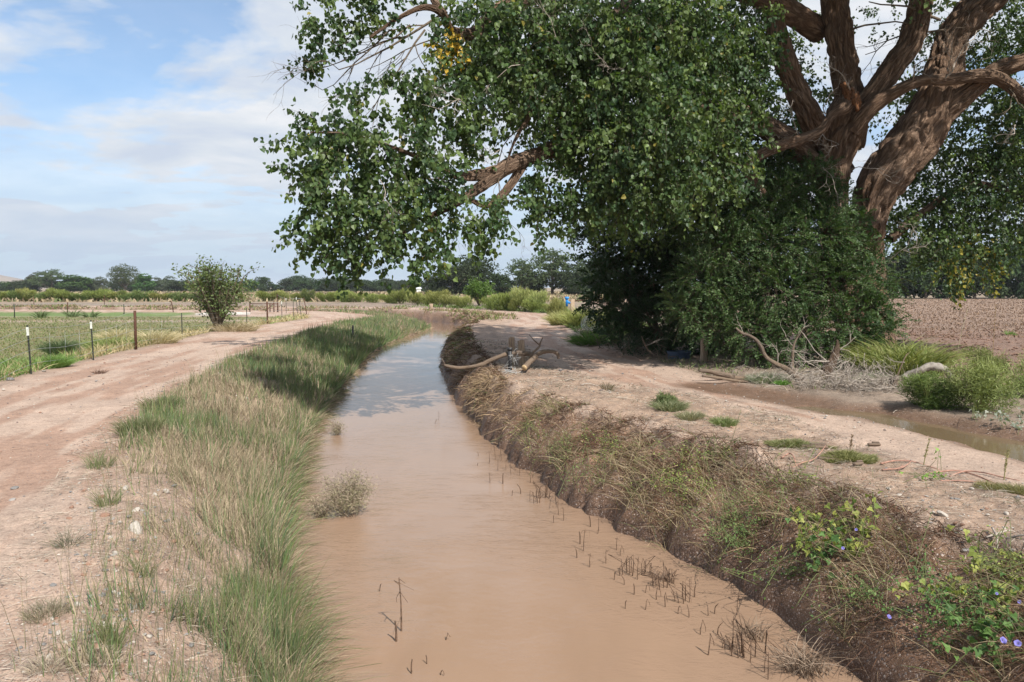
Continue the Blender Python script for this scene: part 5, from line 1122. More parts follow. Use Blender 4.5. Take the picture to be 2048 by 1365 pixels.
def wood_post(px, py, h, w, label, name='wooden_post', mat=None, taper=.9, lean=(0, 0), cut=0):
    p = GG(px, py); H = h / FPX * p[1]; r = w / 2 / FPX * p[1]; mb = MB(); n = 7
    P = [[lean[0] * H * q, lean[1] * H * q, -.15 + (H + .15) * q] for q in np.linspace(0, 1, n)]
    mb.tube(P, [r * (1 - (1 - taper) * q) * (1 + .06 * math.sin(q * 9)) for q in np.linspace(0, 1, n)], 12, noise=.07)
    return tag(link(name, mb.mesh(name), mat or M_POSTWOOD, None, p), label, 'post')
wood_post(862.5, 632, 24, 8, 'weathered wooden post standing alone on the far ditch bank')
wood_post(1408, 723, 47, 17, 'broken weathered post stump in the shade at the foot of the elm', taper=.8)
wood_post(803, 606, 10, 3, 'thin leaning stake among the weeds behind the far road', lean=(.15, 0)); wood_post(743, 604, 11, 2.5, 'thin upright stake in the weed row far behind the ditch')
wood_post(706, 681, 30, 4, 'short dark broken stake in the green rushes of the left bank', mat=M_BLACKPIPE)
# planks of the old headgate
def plank(px, py, h, w, label, thick=.05, rot=.1):
    p = GG(px, py); H = h / FPX * p[1]; W_ = w / FPX * p[1]; mb = MB(); mb.box((0, 0, H / 2 - .1), (W_, thick * 1.4, H + .2), Matrix.Rotation(rot, 3, 'Z'), .008); mb.box((W_ * .1, 0, H - .0), (W_ * .7, thick * 1.1, .03), Matrix.Rotation(rot, 3, 'Z'), .005)
    o = link('wooden_post', mb.mesh('wooden_post', False), M_POSTWOOD, None, p); o.rotation_euler = (rng.normal() * .02, rng.normal() * .03, 0); return tag(o, label, 'post')
plank(1024, 730, 55, 12, 'taller split wooden board post, left of the pair over the fallen branch'); plank(1044.5, 733, 52, 12.5, 'squarer wooden board post, right of the pair over the fallen branch', .07)
p = GG(1020, 742); H = 46 / FPX * p[1]; mb = MB(); mb.tube([[0, 0, -.1], [0, 0, H]], .05, 14); mb.tube([[0, 0, H - .06], [0, 0, H + .005]], .062, 14); tag(link('pipe', mb.mesh('pipe'), M_BLACKPIPE, None, p), 'black pipe upright in front of the two wooden board posts', 'pipe')
mb = MB(); p = GG(1054, 724); mb.box((0, 0, .1), (.2, .05, .07), None, .005); mb.box((.08, 0, .02), (.06, .05, .22), None, .005); tag(link('board', mb.mesh('board', False), M_POSTWOOD, None, p), 'short cross board low behind the right wooden post', 'board')
# pale net and string caught at the foot of the pipe
mb = MB(); p = GG(1022, 745)
for _ in range(14):
    a = rng.normal(size=3) * [.07, .04, .14] + [0, -.06, .28]; mb.tube(spline([a, a + rng.normal(size=3) * .08, a + rng.normal(size=3) * .12 + [0, 0, -.1]], 6), .0045, 3)
for _ in range(14):
    a = rng.normal(size=3) * [.12, .05, .01] + [0, -.08, .02]; mb.tube(spline([a, a + rng.normal(size=3) * [.1, .05, .02], a + rng.normal(size=3) * [.15, .06, .01]], 6), .006, 3)
tag(link('twine', mb.mesh('twine'), simple('white_twine', (.42, .42, .41), .7, var=.1, bump=0), None, p), 'tangled pale twine hanging on the black pipe', 'twine')
# fallen branch across the bank
def fallen():
    root = empty('fallen_branch', (0, 0, 0)); tag(root, 'grey fallen branch lying over the ditch bank beside the two wooden posts', 'branch')
    Y = 18.6
    def seg(name, pix, mat=M_DEADWOOD, sides=12, noise=.17):
        P, R = limb(pix, .85); mb = MB(); n = 26; mb.tube(spline(P, n), spline(np.column_stack([R, R]), n)[:, 0], sides, noise=noise); return child(name, mb.mesh(name), mat, root)
    seg('branch_wood', [(884, 729, Y, 5), (897, 733, Y, 9), (914, 736, Y, 8.5), (935, 735, Y, 9), (954, 732, Y, 9.5), (966, 729, Y, 12), (976, 723, Y, 11), (993, 716, Y, 10), (1013, 709, Y + .2, 11), (1035, 706, Y + .5, 11), (1056, 708, Y + .6, 13), (1070, 713, Y + .5, 12)])
    seg('branch_wood', [(1071, 714, Y + .4, 13), (1060, 724, Y + .1, 13), (1049, 736, Y - .2, 15)])
    seg('branch_wood', [(1070, 712, Y + .5, 11), (1084, 705, Y + .5, 11), (1098, 703, Y + .5, 10), (1110, 705, Y + .5, 9), (1116, 710, Y + .5, 8), (1117, 718, Y + .5, 7)])
    seg('twig', [(1064, 707, Y + .6, 6), (1072, 700, Y + .6, 5.5), (1079, 693, Y + .6, 4.5), (1081, 685, Y + .6, 3.5), (1086, 675, Y + .6, 2.2)]); seg('twig', [(1079, 690, Y + .6, 3), (1070, 683, Y + .5, 3), (1062, 674, Y + .5, 2), (1058, 669, Y + .5, 1.5)])
    seg('twig', [(890, 731, Y, 4), (886, 722, Y, 3), (884, 716, Y + .1, 2)])
    P, R = limb([(1049, 736, Y - .2, 13.5), (1048, 737, Y - .22, 12)]); mb = MB(); mb.tube(P, R, 14); child('cut_end', mb.mesh('cut_end'), simple('cut_wood', (.5, .36, .2), .9, var=.3, scale=20), root)
fallen()
# blue valve on its post, wire coil
p = GG(1144.5, 653); s_ = p[1] / FPX; mb = MB(); mb.tube([[0, 0, -.1], [0, 0, 54 * s_]], 4.5 * s_, 9, noise=.08); tag(link('wooden_post', mb.mesh('wooden_post'), M_POSTWOOD, None, p), 'grey wooden gate post in the yellow weeds right of the track', 'post')
v = empty('valve', (p[0] - 11 * s_, p[1], p[2] + 49 * s_)); v.scale = (.75, .75, .75); tag(v, 'bright blue valve with bonnet beside the grey gate post', 'valve')
mb = MB(); mb.tube([[0, 0, -.32], [0, 0, .0], [0, 0, .22]], [.07, .09, .10], 12); mb.tube([[0, 0, .02], [.22, 0, -.1]], .08, 12); child('body', mb.mesh('body'), M_BLUE, v)
mb = MB(); mb.tube([[0, 0, .2], [0, 0, .25], [0, 0, .34]], [.15, .16, .12], 14); child('bonnet', mb.mesh('bonnet'), M_BLUE, v)
mb = MB(); mb.tube([p + [0, 0, 50 * s_], D(1230, 596, p[1] + 1)], .03, 6); tag(link('pipe', mb.mesh('pipe'), M_RUST), 'rusty horizontal pipe running right from the grey gate post', 'pipe')
q = GG(1184, 662); mb = MB()
for k in range(16):
    a0 = rng.uniform(0, 6.28, 1)[0]; R3 = Matrix.Rotation(rng.normal() * .35, 3, 'X') @ Matrix.Rotation(rng.normal() * .35, 3, 'Y'); rr_ = rng.uniform(.22, .38)
    C_ = np.array([[math.cos(a) * rr_, .05 * math.sin(3 * a), math.sin(a) * rr_ + .36] for a in np.linspace(0, 5.9, 20)]) @ np.array(R3).T; mb.tube(C_, .007, 3)
tag(link('wire_coil', mb.mesh('wire_coil'), M_WIRE, None, q), 'tangled coil of old fence wire in the weeds right of the gate post', 'wire coil')
# dark blue tub under the elm
q = GG(1361, 719); s_ = q[1] / FPX; mb = MB(); r_ = 24 * s_; n = 28
mb.tube([[0, 0, 0], [0, 0, 14 * s_]], [r_ * .92, r_], n, caps=False); mb.tube([[0, 0, 14 * s_], [0, 0, 14 * s_ + .02]], [r_ * 1.03, r_ * 1.0], n, caps=False); mb.tube([[0, 0, 13 * s_], [0, 0, .04]], [r_ * .95, r_ * .88], n, caps=False); mb.tube([[0, 0, .04], [0, 0, .05]], [r_ * .88, r_ * .86], n)
tag(link('tub', mb.mesh('tub'), M_NAVY, None, q + np.array([0, .2, 0])), 'dark blue plastic tub in the shade under the elm', 'tub')
# ---------------------------------------------------------------- dead wood under the tree
def snag(name, label, pix, sides=12, mat=M_DEADWOOD, twigs=(), cat='branch', noise=.12, nseg=24):
    root = empty(name, (0, 0, 0)); tag(root, label, cat); mb = MB(); P, R = limb(pix); S = spline(P, nseg); mb.tube(S, np.maximum(spline(np.column_stack([R, R]), nseg)[:, 0], .004), sides, noise=noise); child('branch_wood' if cat == 'branch' else 'wood', mb.mesh('branch_wood'), mat, root)
    if twigs:
        m2 = MB()
        for i, d, L, r, lv in twigs: branchy(m2, S[i], d, L, r, lv, 3, .5, 0, .7, 5, .18)
        tag(child('twig', m2.mesh('twig'), M_DEADTWIG, root), kind='stuff')
    return root
snag('dead_branch', 'crooked bare dead branch leaning up out of the debris, in front of the elm', [(1600, 762, 16.6, 12), (1589, 751, 16.7, 12), (1572, 738, 16.8, 12), (1548, 726, 16.9, 9), (1531, 713, 17, 8), (1524, 697, 17, 8), (1513, 681, 17, 7), (1498, 671, 17, 6), (1484, 667, 17, 6), (1472, 656, 17, 4)], twigs=[(14, (-.6, 0, .5), .35, .01, 1), (7, (.2, -.2, .8), .5, .01, 2), (20, (-.4, 0, .8), .3, .008, 1)])
snag('dead_branch', 'thin upright bare dead branch just right of the crooked one', [(1586, 748, 17.2, 6), (1585, 725, 17.2, 5.5), (1586, 700, 17.2, 6), (1590, 684, 17.2, 4), (1600, 668, 17.2, 2.5), (1607, 655, 17.2, 1.6)], twigs=[(11, (-.5, 0, .8), .55, .01, 2), (14, (.6, 0, .7), .5, .01, 2), (9, (.5, -.2, .6), .4, .008, 2), (8, (-.6, -.1, .3), .3, .008, 1)])
snag('stump', 'tall splintered brown stump leaning right in the debris pile', [(1640, 772, 16.8, 34), (1648, 758, 16.8, 27), (1655, 742, 16.8, 23), (1663, 725, 16.8, 20), (1672, 706, 16.8, 15), (1675, 693, 16.8, 9), (1674, 680, 16.8, 4)], 16, bark_mat('stump_wood', (.33, .24, .17), (.10, .06, .04), 30, 5, .8), [(8, (-.9, -.1, .15), .9, .02, 3), (12, (-.7, -.2, .3), .8, .016, 3), (16, (.6, 0, .2), .5, .012, 2), (10, (-.5, -.3, .7), .9, .012, 2), (6, (-.9, -.3, .0), .8, .014, 2)], 'stump', .28)
snag('log', 'short pale log lying flat at the left edge of the debris', [(1398, 742, 17.0, 6), (1418, 743, 17, 9), (1437, 748, 17, 11), (1455, 751, 17, 12), (1470, 757, 17, 10), (1490, 757, 17, 9), (1505, 760, 17, 6)], twigs=[(12, (.3, -.2, .3), .5, .014, 1), (16, (.8, -.2, .1), .6, .014, 1)], cat='log')
snag('log', 'second thin pale log under the short flat one at the track edge', [(1404, 752, 16.6, 5), (1440, 757, 16.6, 6), (1470, 762, 16.6, 6), (1496, 764, 16.6, 4)], cat='log')
snag('stump', 'low pale root stump at the right end of the dead brush', [(1812, 792, 15.2, 20), (1800, 778, 15.3, 26), (1790, 765, 15.4, 24), (1789, 755, 15.4, 14)], 14, twigs=[(5, (.6, -.3, -.2), .5, .03, 1), (10, (.8, 0, .1), .45, .03, 1), (3, (.9, -.3, -.1), .5, .02, 1)], cat='stump', noise=.3)
snag('dead_branch', 'single long thin stick leaning up from the pale root stump', [(1780, 786, 15.2, 3), (1796, 748, 15.3, 3), (1810, 715, 15.3, 2.4), (1818, 706, 15.3, 1.6)])
# pale-topped log, arched
snag('log', 'thick arched log with bleached white top, behind the feathery bushes', [(1806, 757, 16.5, 12), (1820, 749, 16.5, 14), (1838, 742, 16.4, 13), (1858, 734, 16.4, 15), (1876, 735, 16.4, 17), (1892, 741, 16.4, 14), (1904, 757, 16.4, 12)], 18, simple('bleached_log', (.24, .215, .185), .9, var=.4, scale=7, bump=1.0, col2=(.10, .075, .055)), (), 'log', .25)
# pile of brush
def brush(name, label, pixA, pixB, n, r, hgt, L, mat):
    a = GG(*pixA); b = GG(*pixB); mb = MB()
    for _ in range(n):
        q = a + (b - a) * rng.random() + rng.normal(size=3) * [.25, .35, 0]; q[2] = float(gz(q[0], q[1])[0]) + abs(rng.normal()) * hgt; d = rng.normal(size=3) * [1, .8, .35] + [0, 0, .1]
        branchy(mb, q, d, L * rng.uniform(.5, 1.2), r * rng.uniform(.5, 1.5), 1, 3, .6, .02, .8, 4, .2)
    o = link(name, mb.mesh(name), mat); return tag(o, label, None, None, 'stuff')
brush('brush_pile', 'pale grey tangle of dead brushwood between the brown stump and pale root stump', (1665, 775), (1790, 783), 230, .007, .17, .55, M_DEADTWIG)
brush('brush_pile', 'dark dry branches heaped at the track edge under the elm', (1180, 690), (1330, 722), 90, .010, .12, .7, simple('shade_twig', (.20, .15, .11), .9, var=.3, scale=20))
brush('brush_pile', 'small litter of dead sticks around the crooked branch foot', (1540, 762), (1650, 775), 110, .006, .12, .5, M_DEADTWIG)
snag('dead_branch', 'thin curved bare branch rising from the dark branch heap under the elm', [(1312, 712, 21.5, 4), (1296, 700, 21.5, 4), (1288, 685, 21.5, 3), (1283, 672, 21.5, 2)], twigs=[(12, (.6, 0, .5), .6, .01, 2)])
# roots on the right bank top
def root_obj(label, lines):
    mb = MB()
    for L in lines:
        P = []
        for px, py, h in L: g = GG(px, py); g[2] += h; P.append(g)
        mb.tube(spline(P, 22), np.linspace(.010, .005, 22), 7, noise=.1)
    tag(link('root', mb.mesh('root'), M_ROOT), label, 'root')
root_obj('reddish looped root on the bank top, left of the grass patches', [[(1563, 918, .01), (1578, 916, .05), (1587, 922, .05), (1592, 932, .0)], [(1585, 936, .0), (1605, 931, .03), (1625, 929, .05), (1640, 922, .09), (1651, 915, .14)]])
root_obj('long reddish roots along the track edge beside the spike weed', [[(1762, 931, .02), (1790, 927, .03), (1819, 926, .02), (1850, 932, .01), (1880, 940, .0)], [(1764, 942, .01), (1800, 942, .03), (1815, 938, .05), (1824, 928, .04)], [(1790, 950, .0), (1798, 941, .02), (1806, 936, .03)]])
root_obj('long reddish roots lying near the right frame edge', [[(1900, 955, .01), (1930, 948, .03), (1970, 950, .02), (2003, 956, .01), (2040, 962, 0)], [(1860, 948, .01), (1910, 945, .02), (1950, 952, .01), (1990, 967, 0)], [(1880, 962, 0), (1930, 966, .02), (1985, 970, .01)]])
def stick(label, a, b, r, h=.02, mat=M_DEADTWIG, name='stick', cat='stick', mid=None):
    A = GG(*a); B = GG(*b); A[2] += h; B[2] += h; m_ = (A + B) / 2 + np.array([0, 0, .02]) + rng.normal(size=3) * .02; mb = MB(); mb.tube(spline([A, m_, B], 10), np.linspace(r, r * .6, 10), 7, noise=.12); tag(link(name, mb.mesh(name), mat), label, cat)
stick('thin grey stick lying near the lip of the right bank', (1972, 1080), (2030, 1069), .008); stick('thin grey stick at the right frame edge below the other', (2012, 1083), (2060, 1078), .008)
stick('forked grey stick pointing down the bank lip at the right', (1984, 1066), (1993, 1122), .008, .04); stick('short pale wood piece on the track shoulder by the fallen branch', (1130, 764), (1150, 762), .016); stick('pale flat wood piece right of the fallen branch', (1162, 772), (1190, 773), .014)
stick('small pale wood piece on the sandy bank top', (1216, 783), (1236, 789), .014); stick('thin twig lying on wet mud beside the puddle', (1786, 829), (1795, 823), .006)
stick('pale curved twig sticking up from the puddle edge', (1858, 862), (1868, 854), .005)
# bark slab debris
for px, py, w, lb in [(1628, 897, .32, 'flat grey piece of rotten bark between the two grass patches'), (1660, 922, .26, 'grey bark strip at the near side of the grass patches'), (1748, 893, .16, 'short pale wood chip right of the grass patches'), (1716, 932, .14, 'pale wood chip in front of the second grass patch')]:
    g = GG(px, py); mb = MB(); mb.box((0, 0, .025), (w, w * .35, .03), Matrix.Rotation(rng.uniform(-.5, .5), 3, 'Z'), .01); mb.box((w * .2, .03, .045), (w * .6, w * .2, .02), Matrix.Rotation(rng.uniform(-.5, .5), 3, 'Z'), .008); tag(link('bark_slab', mb.mesh('bark_slab', False), M_DEADWOOD, None, g), lb, 'bark')
# ---------------------------------------------------------------- plants on the right
def tuft(px, py, W, Hpx, n, label, c1, c2, wd=1.0, lean=.35, droop=.5, seg=3, name='grass_tuft', mat=M_GRASS, cat='grass', lenv=(.55, 1.1), flat=1.0):
    p = GG(px, py); W_ = W / FPX * p[1] / 2; H = Hpx / FPX * p[1]; a = rng.uniform(0, 6.28, n); k = np.sqrt(rng.random(n)); x = np.cos(a) * k * W_; y = np.sin(a) * k * W_ * flat
    z = gz(x + p[0], y + p[1]) - p[2]; Dr = np.stack([np.cos(a) * k * lean * 1.5, np.sin(a) * k * lean, np.ones(n)], 1) + rng.normal(size=(n, 3)) * lean * .5; d = p[1]
    c = (np.array(c1)[None] + (np.array(c2) - np.array(c1))[None] * rng.random((n, 1))) * rng.uniform(.75, 1.2, (n, 1))
    me = blade_mesh(name, [blades_raw(np.stack([x, y, z], 1), Dr, H * rng.uniform(*lenv, n) * (1.1 - .4 * k), np.full(n, max(.0035, d * .0006) * wd), droop, c, seg=seg)])
    return tag(link(name, me, mat, None, p), label, cat)
tuft(1800, 748, 150, 118, 1500, 'tall bright green reed-like grass clump right of the debris pile', (.14, .19, .05), (.30, .30, .11), 2.2, .26, .75)
tuft(1580, 893, 88, 22, 2200, 'long low green grass patch beside the track, left one of two', (.12, .16, .05), (.26, .24, .12), 1.0, .6, .5, flat=.8)
tuft(1640, 898, 60, 15, 900, 'thin olive grass between the two larger patches', (.14, .16, .06), (.28, .25, .13), 1.0, .6, .5)
tuft(1700, 917, 100, 22, 2400, 'long low olive grass patch beside the track, right one of two', (.14, .16, .05), (.28, .26, .12), 1.0, .6, .5, flat=.7)
tuft(1447, 852, 46, 26, 500, 'sparse thin grass clump on the sandy bank top', (.12, .19, .05), (.24, .24, .12), 1.0, .4); tuft(1340, 822, 60, 30, 900, 'grey-green low weed clump on the bank top, left of the track bend', (.13, .17, .075), (.26, .25, .15), 1.0, .5)
tuft(1380, 838, 46, 26, 600, 'pale grassy weed touching the grey-green clump', (.2, .21, .12), (.34, .31, .2), 1.0, .5); tuft(1985, 975, 60, 18, 600, 'flat olive grass tuft at the right frame edge', (.15, .16, .06), (.28, .24, .12), 1.0, .6); tuft(2035, 985, 60, 26, 700, 'olive grass tuft cut by the right frame edge', (.15, .16, .06), (.28, .24, .12), 1.0, .6)
tuft(1215, 780, 22, 26, 70, 'small dark upright weed on the sandy shoulder', (.10, .08, .05), (.2, .18, .1), .9, .3); tuft(2020, 672, 9, 20, 60, 'single small green weed out on the ploughed field', (.10, .2, .04), (.16, .28, .06), 1.4, .5, name='weed', cat='weed')
tuft(1565, 770, 26, 16, 200, 'bright green small leafy weed in the debris', (.10, .22, .04), (.16, .3, .06), 1.6, .6, name='weed', cat='weed')
tuft(1535, 762, 70, 28, 900, 'silvery grey-green low shrub at the foot of the crooked branch', (.17, .20, .13), (.32, .33, .24), 1.0, .6, name='low_shrub', cat='shrub'); tuft(1745, 765, 60, 32, 800, 'silvery grey weed beside the tall reed grass', (.2, .22, .15), (.34, .34, .26), 1.0, .6, name='low_shrub', cat='shrub')
# left verge plants
tuft(135, 1065 + 25, 46, 60, 110, 'dark grey-green wispy tuft at the shoulder of the left road', (.09, .09, .06), (.2, .2, .13), .8, .6); tuft(95, 1228, 80, 46, 420, 'grey dry grass tuft at the road shoulder, bottom left', (.14, .13, .08), (.36, .31, .24), .8, .4)
tuft(222, 1290, 40, 110, 160, 'tall narrow green rush tuft on the near gravel', (.10, .15, .05), (.25, .24, .13), .9, .22); tuft(215, 1010, 40, 60, 120, 'thin grey-green tuft on the upper gravel bank', (.10, .14, .05), (.24, .24, .13), .9, .3); tuft(200, 935, 44, 56, 150, 'small rush tuft at the far end of the open gravel', (.10, .15, .05), (.26, .25, .14), .9, .3)
tuft(190, 1330, 90, 52, 260, 'dry straw-coloured tuft at the bottom of the gravel bank', (.34, .28, .2), (.44, .38, .28), .8, .4, mat=M_DRY); tuft(90, 1340, 60, 46, 200, 'short dry tuft near the bottom left corner', (.3, .25, .18), (.42, .36, .27), .8, .5, mat=M_DRY); tuft(287, 1150, 34, 90, 90, 'slender green tuft among pale stones', (.10, .15, .05), (.24, .24, .13), .9, .25)
tuft(280, 872, 70, 66, 650, 'dark green rush patch where grass begins beside the left road', (.08, .12, .045), (.2, .19, .1), .9, .3); tuft(320, 820, 60, 50, 420, 'rush tuft on the road edge behind the first rush patch', (.08, .13, .045), (.2, .19, .1), .9, .3)
for px, py, w, h, lb, c1, c2 in [(110, 735, 46, 44, 'bright green leafy weed between the first and second fence posts', (.12, .22, .05), (.22, .33, .1)), (122, 712, 34, 56, 'dark green bushy weed behind the fence, between its first two posts', (.06, .10, .045), (.12, .16, .07)), (225, 700, 90, 46, 'green and yellow grass clump under the fence wire', (.14, .22, .06), (.34, .34, .14)), (240, 690, 54, 52, 'straw-coloured tall grass clump left of the thick rusty post', (.4, .34, .2), (.52, .45, .28)), (310, 688, 80, 44, 'pale dry grass patch right of the thick rusty post', (.44, .37, .23), (.54, .47, .31)), (20, 745, 60, 50, 'green grass clump at the left frame edge by the fence', (.11, .2, .05), (.22, .3, .1)), (470, 662, 80, 30, 'dry pinkish grass under the fence near the bare bush', (.4, .32, .22), (.48, .4, .28))]:
    tuft(px, py, w, h, 1100, lb, c1, c2, 1.0, .4, .6)
for px, py, lb in [(82, 636, 'dark green weed left of two others at the field edge'), (145, 634, 'dark weed in the middle of three at the pasture edge'), (181, 635, 'dark green weed on the right of the three at the pasture edge')]: tuft(px, py, 20, 27, 60, lb, (.07, .11, .04), (.14, .18, .08), 1.3, .5, name='weed', cat='weed')
tuft(200, 748, 22, 16, 60, 'small dead twiggy weed at the foot of the second fence post', (.12, .07, .05), (.2, .13, .1), 1.2, .6, name='weed', cat='weed', mat=M_DRY)
tuft(1190, 690, 70, 50, 800, 'bright green ground weeds at the shaded left foot of the elm', (.07, .14, .03), (.13, .22, .05), 1.2, .6, name='weed', cat='weed'); tuft(1128, 650, 50, 44, 900, 'yellow dry weed clump at the foot of the gate post', (.30, .30, .12), (.44, .42, .2), 1.0, .4, name='weed', cat='weed'); tuft(1165, 655, 60, 60, 1100, 'yellow-green tall weeds right of the gate post', (.26, .30, .09), (.42, .42, .16), 1.0, .4, name='weed', cat='weed')
# feathery kochia at the right edge
def feathery(px, py, W, Hpx, n, label, c1, c2, seed):
    p = GG(px, py); W_ = W / FPX * p[1]; H = Hpx / FPX * p[1]; root = empty('feathery_bush', (p[0], p[1] + .35, p[2] - .02)); tag(root, label, 'bush')
    tag(child('foliage', blade_mesh('foliage', [plume_mesh(seed, H * 1.12, W_, n, .06, c1, c2, .05, .0095, lob=14, spire=.8)]), M_SHRUB, root), kind='stuff'); r = np.random.default_rng(seed); mb = MB()
    for _ in range(26):
        a = r.uniform(0, 6.28); k = r.uniform(.2, 1); e = np.array([math.cos(a) * W_ * .48 * k, math.sin(a) * W_ * .4 * k, H * r.uniform(.6, 1.05) * (1.1 - .4 * k)]); mb.tube(spline([[0, 0, 0], e * [.5, .5, .35], e], 8), np.linspace(.008, .002, 8), 4)
    child('stem', mb.mesh('stem'), simple('green_stem', (.26, .27, .09), .7, var=.2, bump=0), root)
feathery(1885, 822, 130, 80, 8000, 'bright green feathery bush at the near edge of the debris, left one', (.08, .145, .04), (.20, .28, .09), 301); feathery(1985, 832, 150, 120, 9000, 'larger yellow-green feathery bush cut by the right frame edge', (.13, .175, .055), (.29, .33, .125), 302)
feathery(1990, 748, 110, 60, 4500, 'feathery bush behind the two front ones, beside the white log', (.11, .16, .05), (.25, .3, .11), 303); feathery(2085, 800, 110, 110, 3500, 'feathery bush at the far right margin', (.13, .18, .055), (.30, .34, .13), 304)
feathery(1340, 820, 62, 34, 1500, 'low greenish bush on the bank top beside the track, darker at its middle', (.07, .10, .035), (.17, .2, .09), 305)
# bare thin bush by the left fence
small_tree(436, 504, 662, 186, 'sparse half-bare bush growing through the fence on the left', (.065, .10, .03), (.14, .18, .06), 4000, .12, seed=21, stems=19)
# ---------------------------------------------------------------- leafy plants on the bank
VL = np.array([[0, 0, 0], [.30, -.10, .03], [.50, .25, .05], [.26, .42, .06], [0, 1.0, -.06], [-.26, .42, .06], [-.50, .25, .05], [-.30, -.10, .03]]); VF = np.array([[0, 1, 2, 3], [0, 3, 4, 5], [0, 5, 6, 7]])
def vine(cx, cy, W, Hpx, n, label, c1, c2, lsz=.05, lift=.22, parts=True, seed=0, name='vine', cat='vine', stems=9, T=VL, Ff=VF):
    p = GG(cx, cy); root = empty(name, p); tag(root, label, cat); r = np.random.default_rng(seed); mb = MB(); P = []; N = []
    per = max(1, n // stems)
    for _ in range(stems):
        a = (cx + r.normal() * W * .28, cy + r.normal() * Hpx * .28); A = GG(*a) - p; out = np.array([r.normal() * .5 - .3, -r.random() * .5, .5]); L = lift * r.uniform(.8, 2.0); pts = [A, A + out * L * .6, A + out * L + r.normal(size=3) * .12, A + out * L * 1.2 + r.normal(size=3) * .2 + [0, 0, -.1]]
        S = spline(pts, 14); mb.tube(S, .0028, 4); k = r.integers(1, 14, per); q = S[k] + r.normal(size=(per, 3)) * .03; P.append(q)
    P = np.concatenate(P); m = len(P); A = unit(r.normal(size=(m, 3)) + [-.3, -.5, -.35]); Nn = unit(r.normal(size=(m, 3)) * .6 + [-.1, -.5, .8]); size = lsz * r.uniform(.6, 1.3, m)
    child('stem', mb.mesh('stem'), simple('vine_stem', (.12, .14, .05), .8, bump=0), root)
    cols = [np.array(c1) * (1 - f) + np.array(c2) * f for f in (.0, .35, .7, 1.0)]
    if parts:
        lm = [mesh_from('leaf', T, Ff, False, None, {'col': np.tile(c, (len(T), 1))}) for c in cols]
        for i in range(m):
            s__ = unit(np.cross(A[i], Nn[i])); n_ = np.cross(s__, A[i]); M4 = Matrix([[*(np.array([s__[j], A[i][j], n_[j]]) * size[i]), P[i][j]] for j in range(3)] + [[0, 0, 0, 1]]); o = child('leaf', lm[int(r.integers(0, 4))], M_GRASS, root); o.matrix_local = M4
    else:
        V, F, cc = leaves(P, A, Nn, size, T, Ff, np.array(cols)[r.integers(0, 4, m)]); tag(child('foliage', mesh_from('foliage', V, F, False, None, {'col': cc}), M_GRASS, root), kind='stuff')
    return root
yg1, yg2 = (.12, .17, .03), (.30, .32, .08)
vine(1690, 1080, 90, 100, 230, 'yellow-green lobed vine spilling over the bank below the pale stones', yg1, yg2, .055, seed=1, lift=.16); vine(1655, 1110, 70, 50, 70, 'dark green part of the creeping vine, left of the yellow leaves', (.05, .11, .03), (.10, .19, .05), .055, seed=2, lift=.12)
vine(1960, 1180, 120, 90, 200, 'yellow-green lobed vine at the lower right, upper part', yg1, yg2, .048, seed=3, lift=.18); vine(1980, 1280, 120, 110, 190, 'dark green leafy vine with blue flowers in the lower right corner', (.04, .09, .025), (.11, .20, .05), .05, seed=4, lift=.16)
vine(1870, 958, 56, 16, 90, 'low bright green leafy weed beside the red roots', (.12, .24, .04), (.22, .36, .08), .04, .05, seed=5, name='weed', cat='weed')
vine(2030, 842, 44, 26, 90, 'whitish broad-leaved weed at the foot of the feathery bush', (.16, .19, .14), (.28, .30, .25), .055, .08, seed=6, name='weed', cat='weed'); vine(1960, 838, 46, 10, 40, 'low grey-leaved weed on mud in front of the feathery bushes', (.22, .24, .18), (.33, .34, .28), .055, .05, seed=7, name='weed', cat='weed')
sm1, sm2 = (.10, .15, .03), (.27, .31, .08)
for i, (px, py, w, h, n, lb, a, b) in enumerate([(1365, 960, 90, 70, 700, 'round small-leaved yellow-green bush on the bank face, left one', sm1, sm2), (1500, 1050, 110, 60, 600, 'olive green small-leaved plant halfway down the bank', (.08, .12, .035), (.2, .24, .08)), (1480, 1085, 80, 50, 420, 'green weed right above the waterline grass', (.06, .12, .035), (.15, .22, .07)),
                                                  (1230, 905, 110, 40, 420, 'scattered yellow-green leaves on the bank face, upper left', sm1, sm2), (1120, 905, 80, 40, 260, 'thin green stems with leaves over the dry thatch', sm1, (.24, .26, .1)), (1560, 1150, 90, 60, 260, 'small green leaves low on the bank above the water', (.05, .11, .03), (.14, .22, .06)), (1720, 1205, 80, 50, 300, 'fine green weed low on the bank near the purple flower', (.06, .12, .035), (.15, .22, .07)),
                                                  (1900, 1230, 90, 130, 900, 'dense dark green feathery-leaved plant on the near bank', (.04, .10, .03), (.12, .22, .06)), (2020, 1140, 70, 60, 300, 'yellowish small-leaved weed at the right frame edge', sm1, sm2), (1600, 960, 70, 40, 180, 'sparse green weed near the bank crest', sm1, sm2), (1425, 915, 80, 30, 160, 'thin scattered leaves at the bank crest', sm1, sm2), (1060, 870, 60, 30, 120, 'sparse olive leaves on the straw bank', sm1, sm2), (1180, 960, 60, 50, 200, 'green small-leaved stems just above the dead stalks', (.07, .13, .04), (.18, .24, .08))]):
    vine(px, py, w, h, n, lb, a, b, .024, .16, False, 20 + i, 'bank_weed', 'weed', 16, NARROW_T * [1.4, 1, 1], NARROW_F)
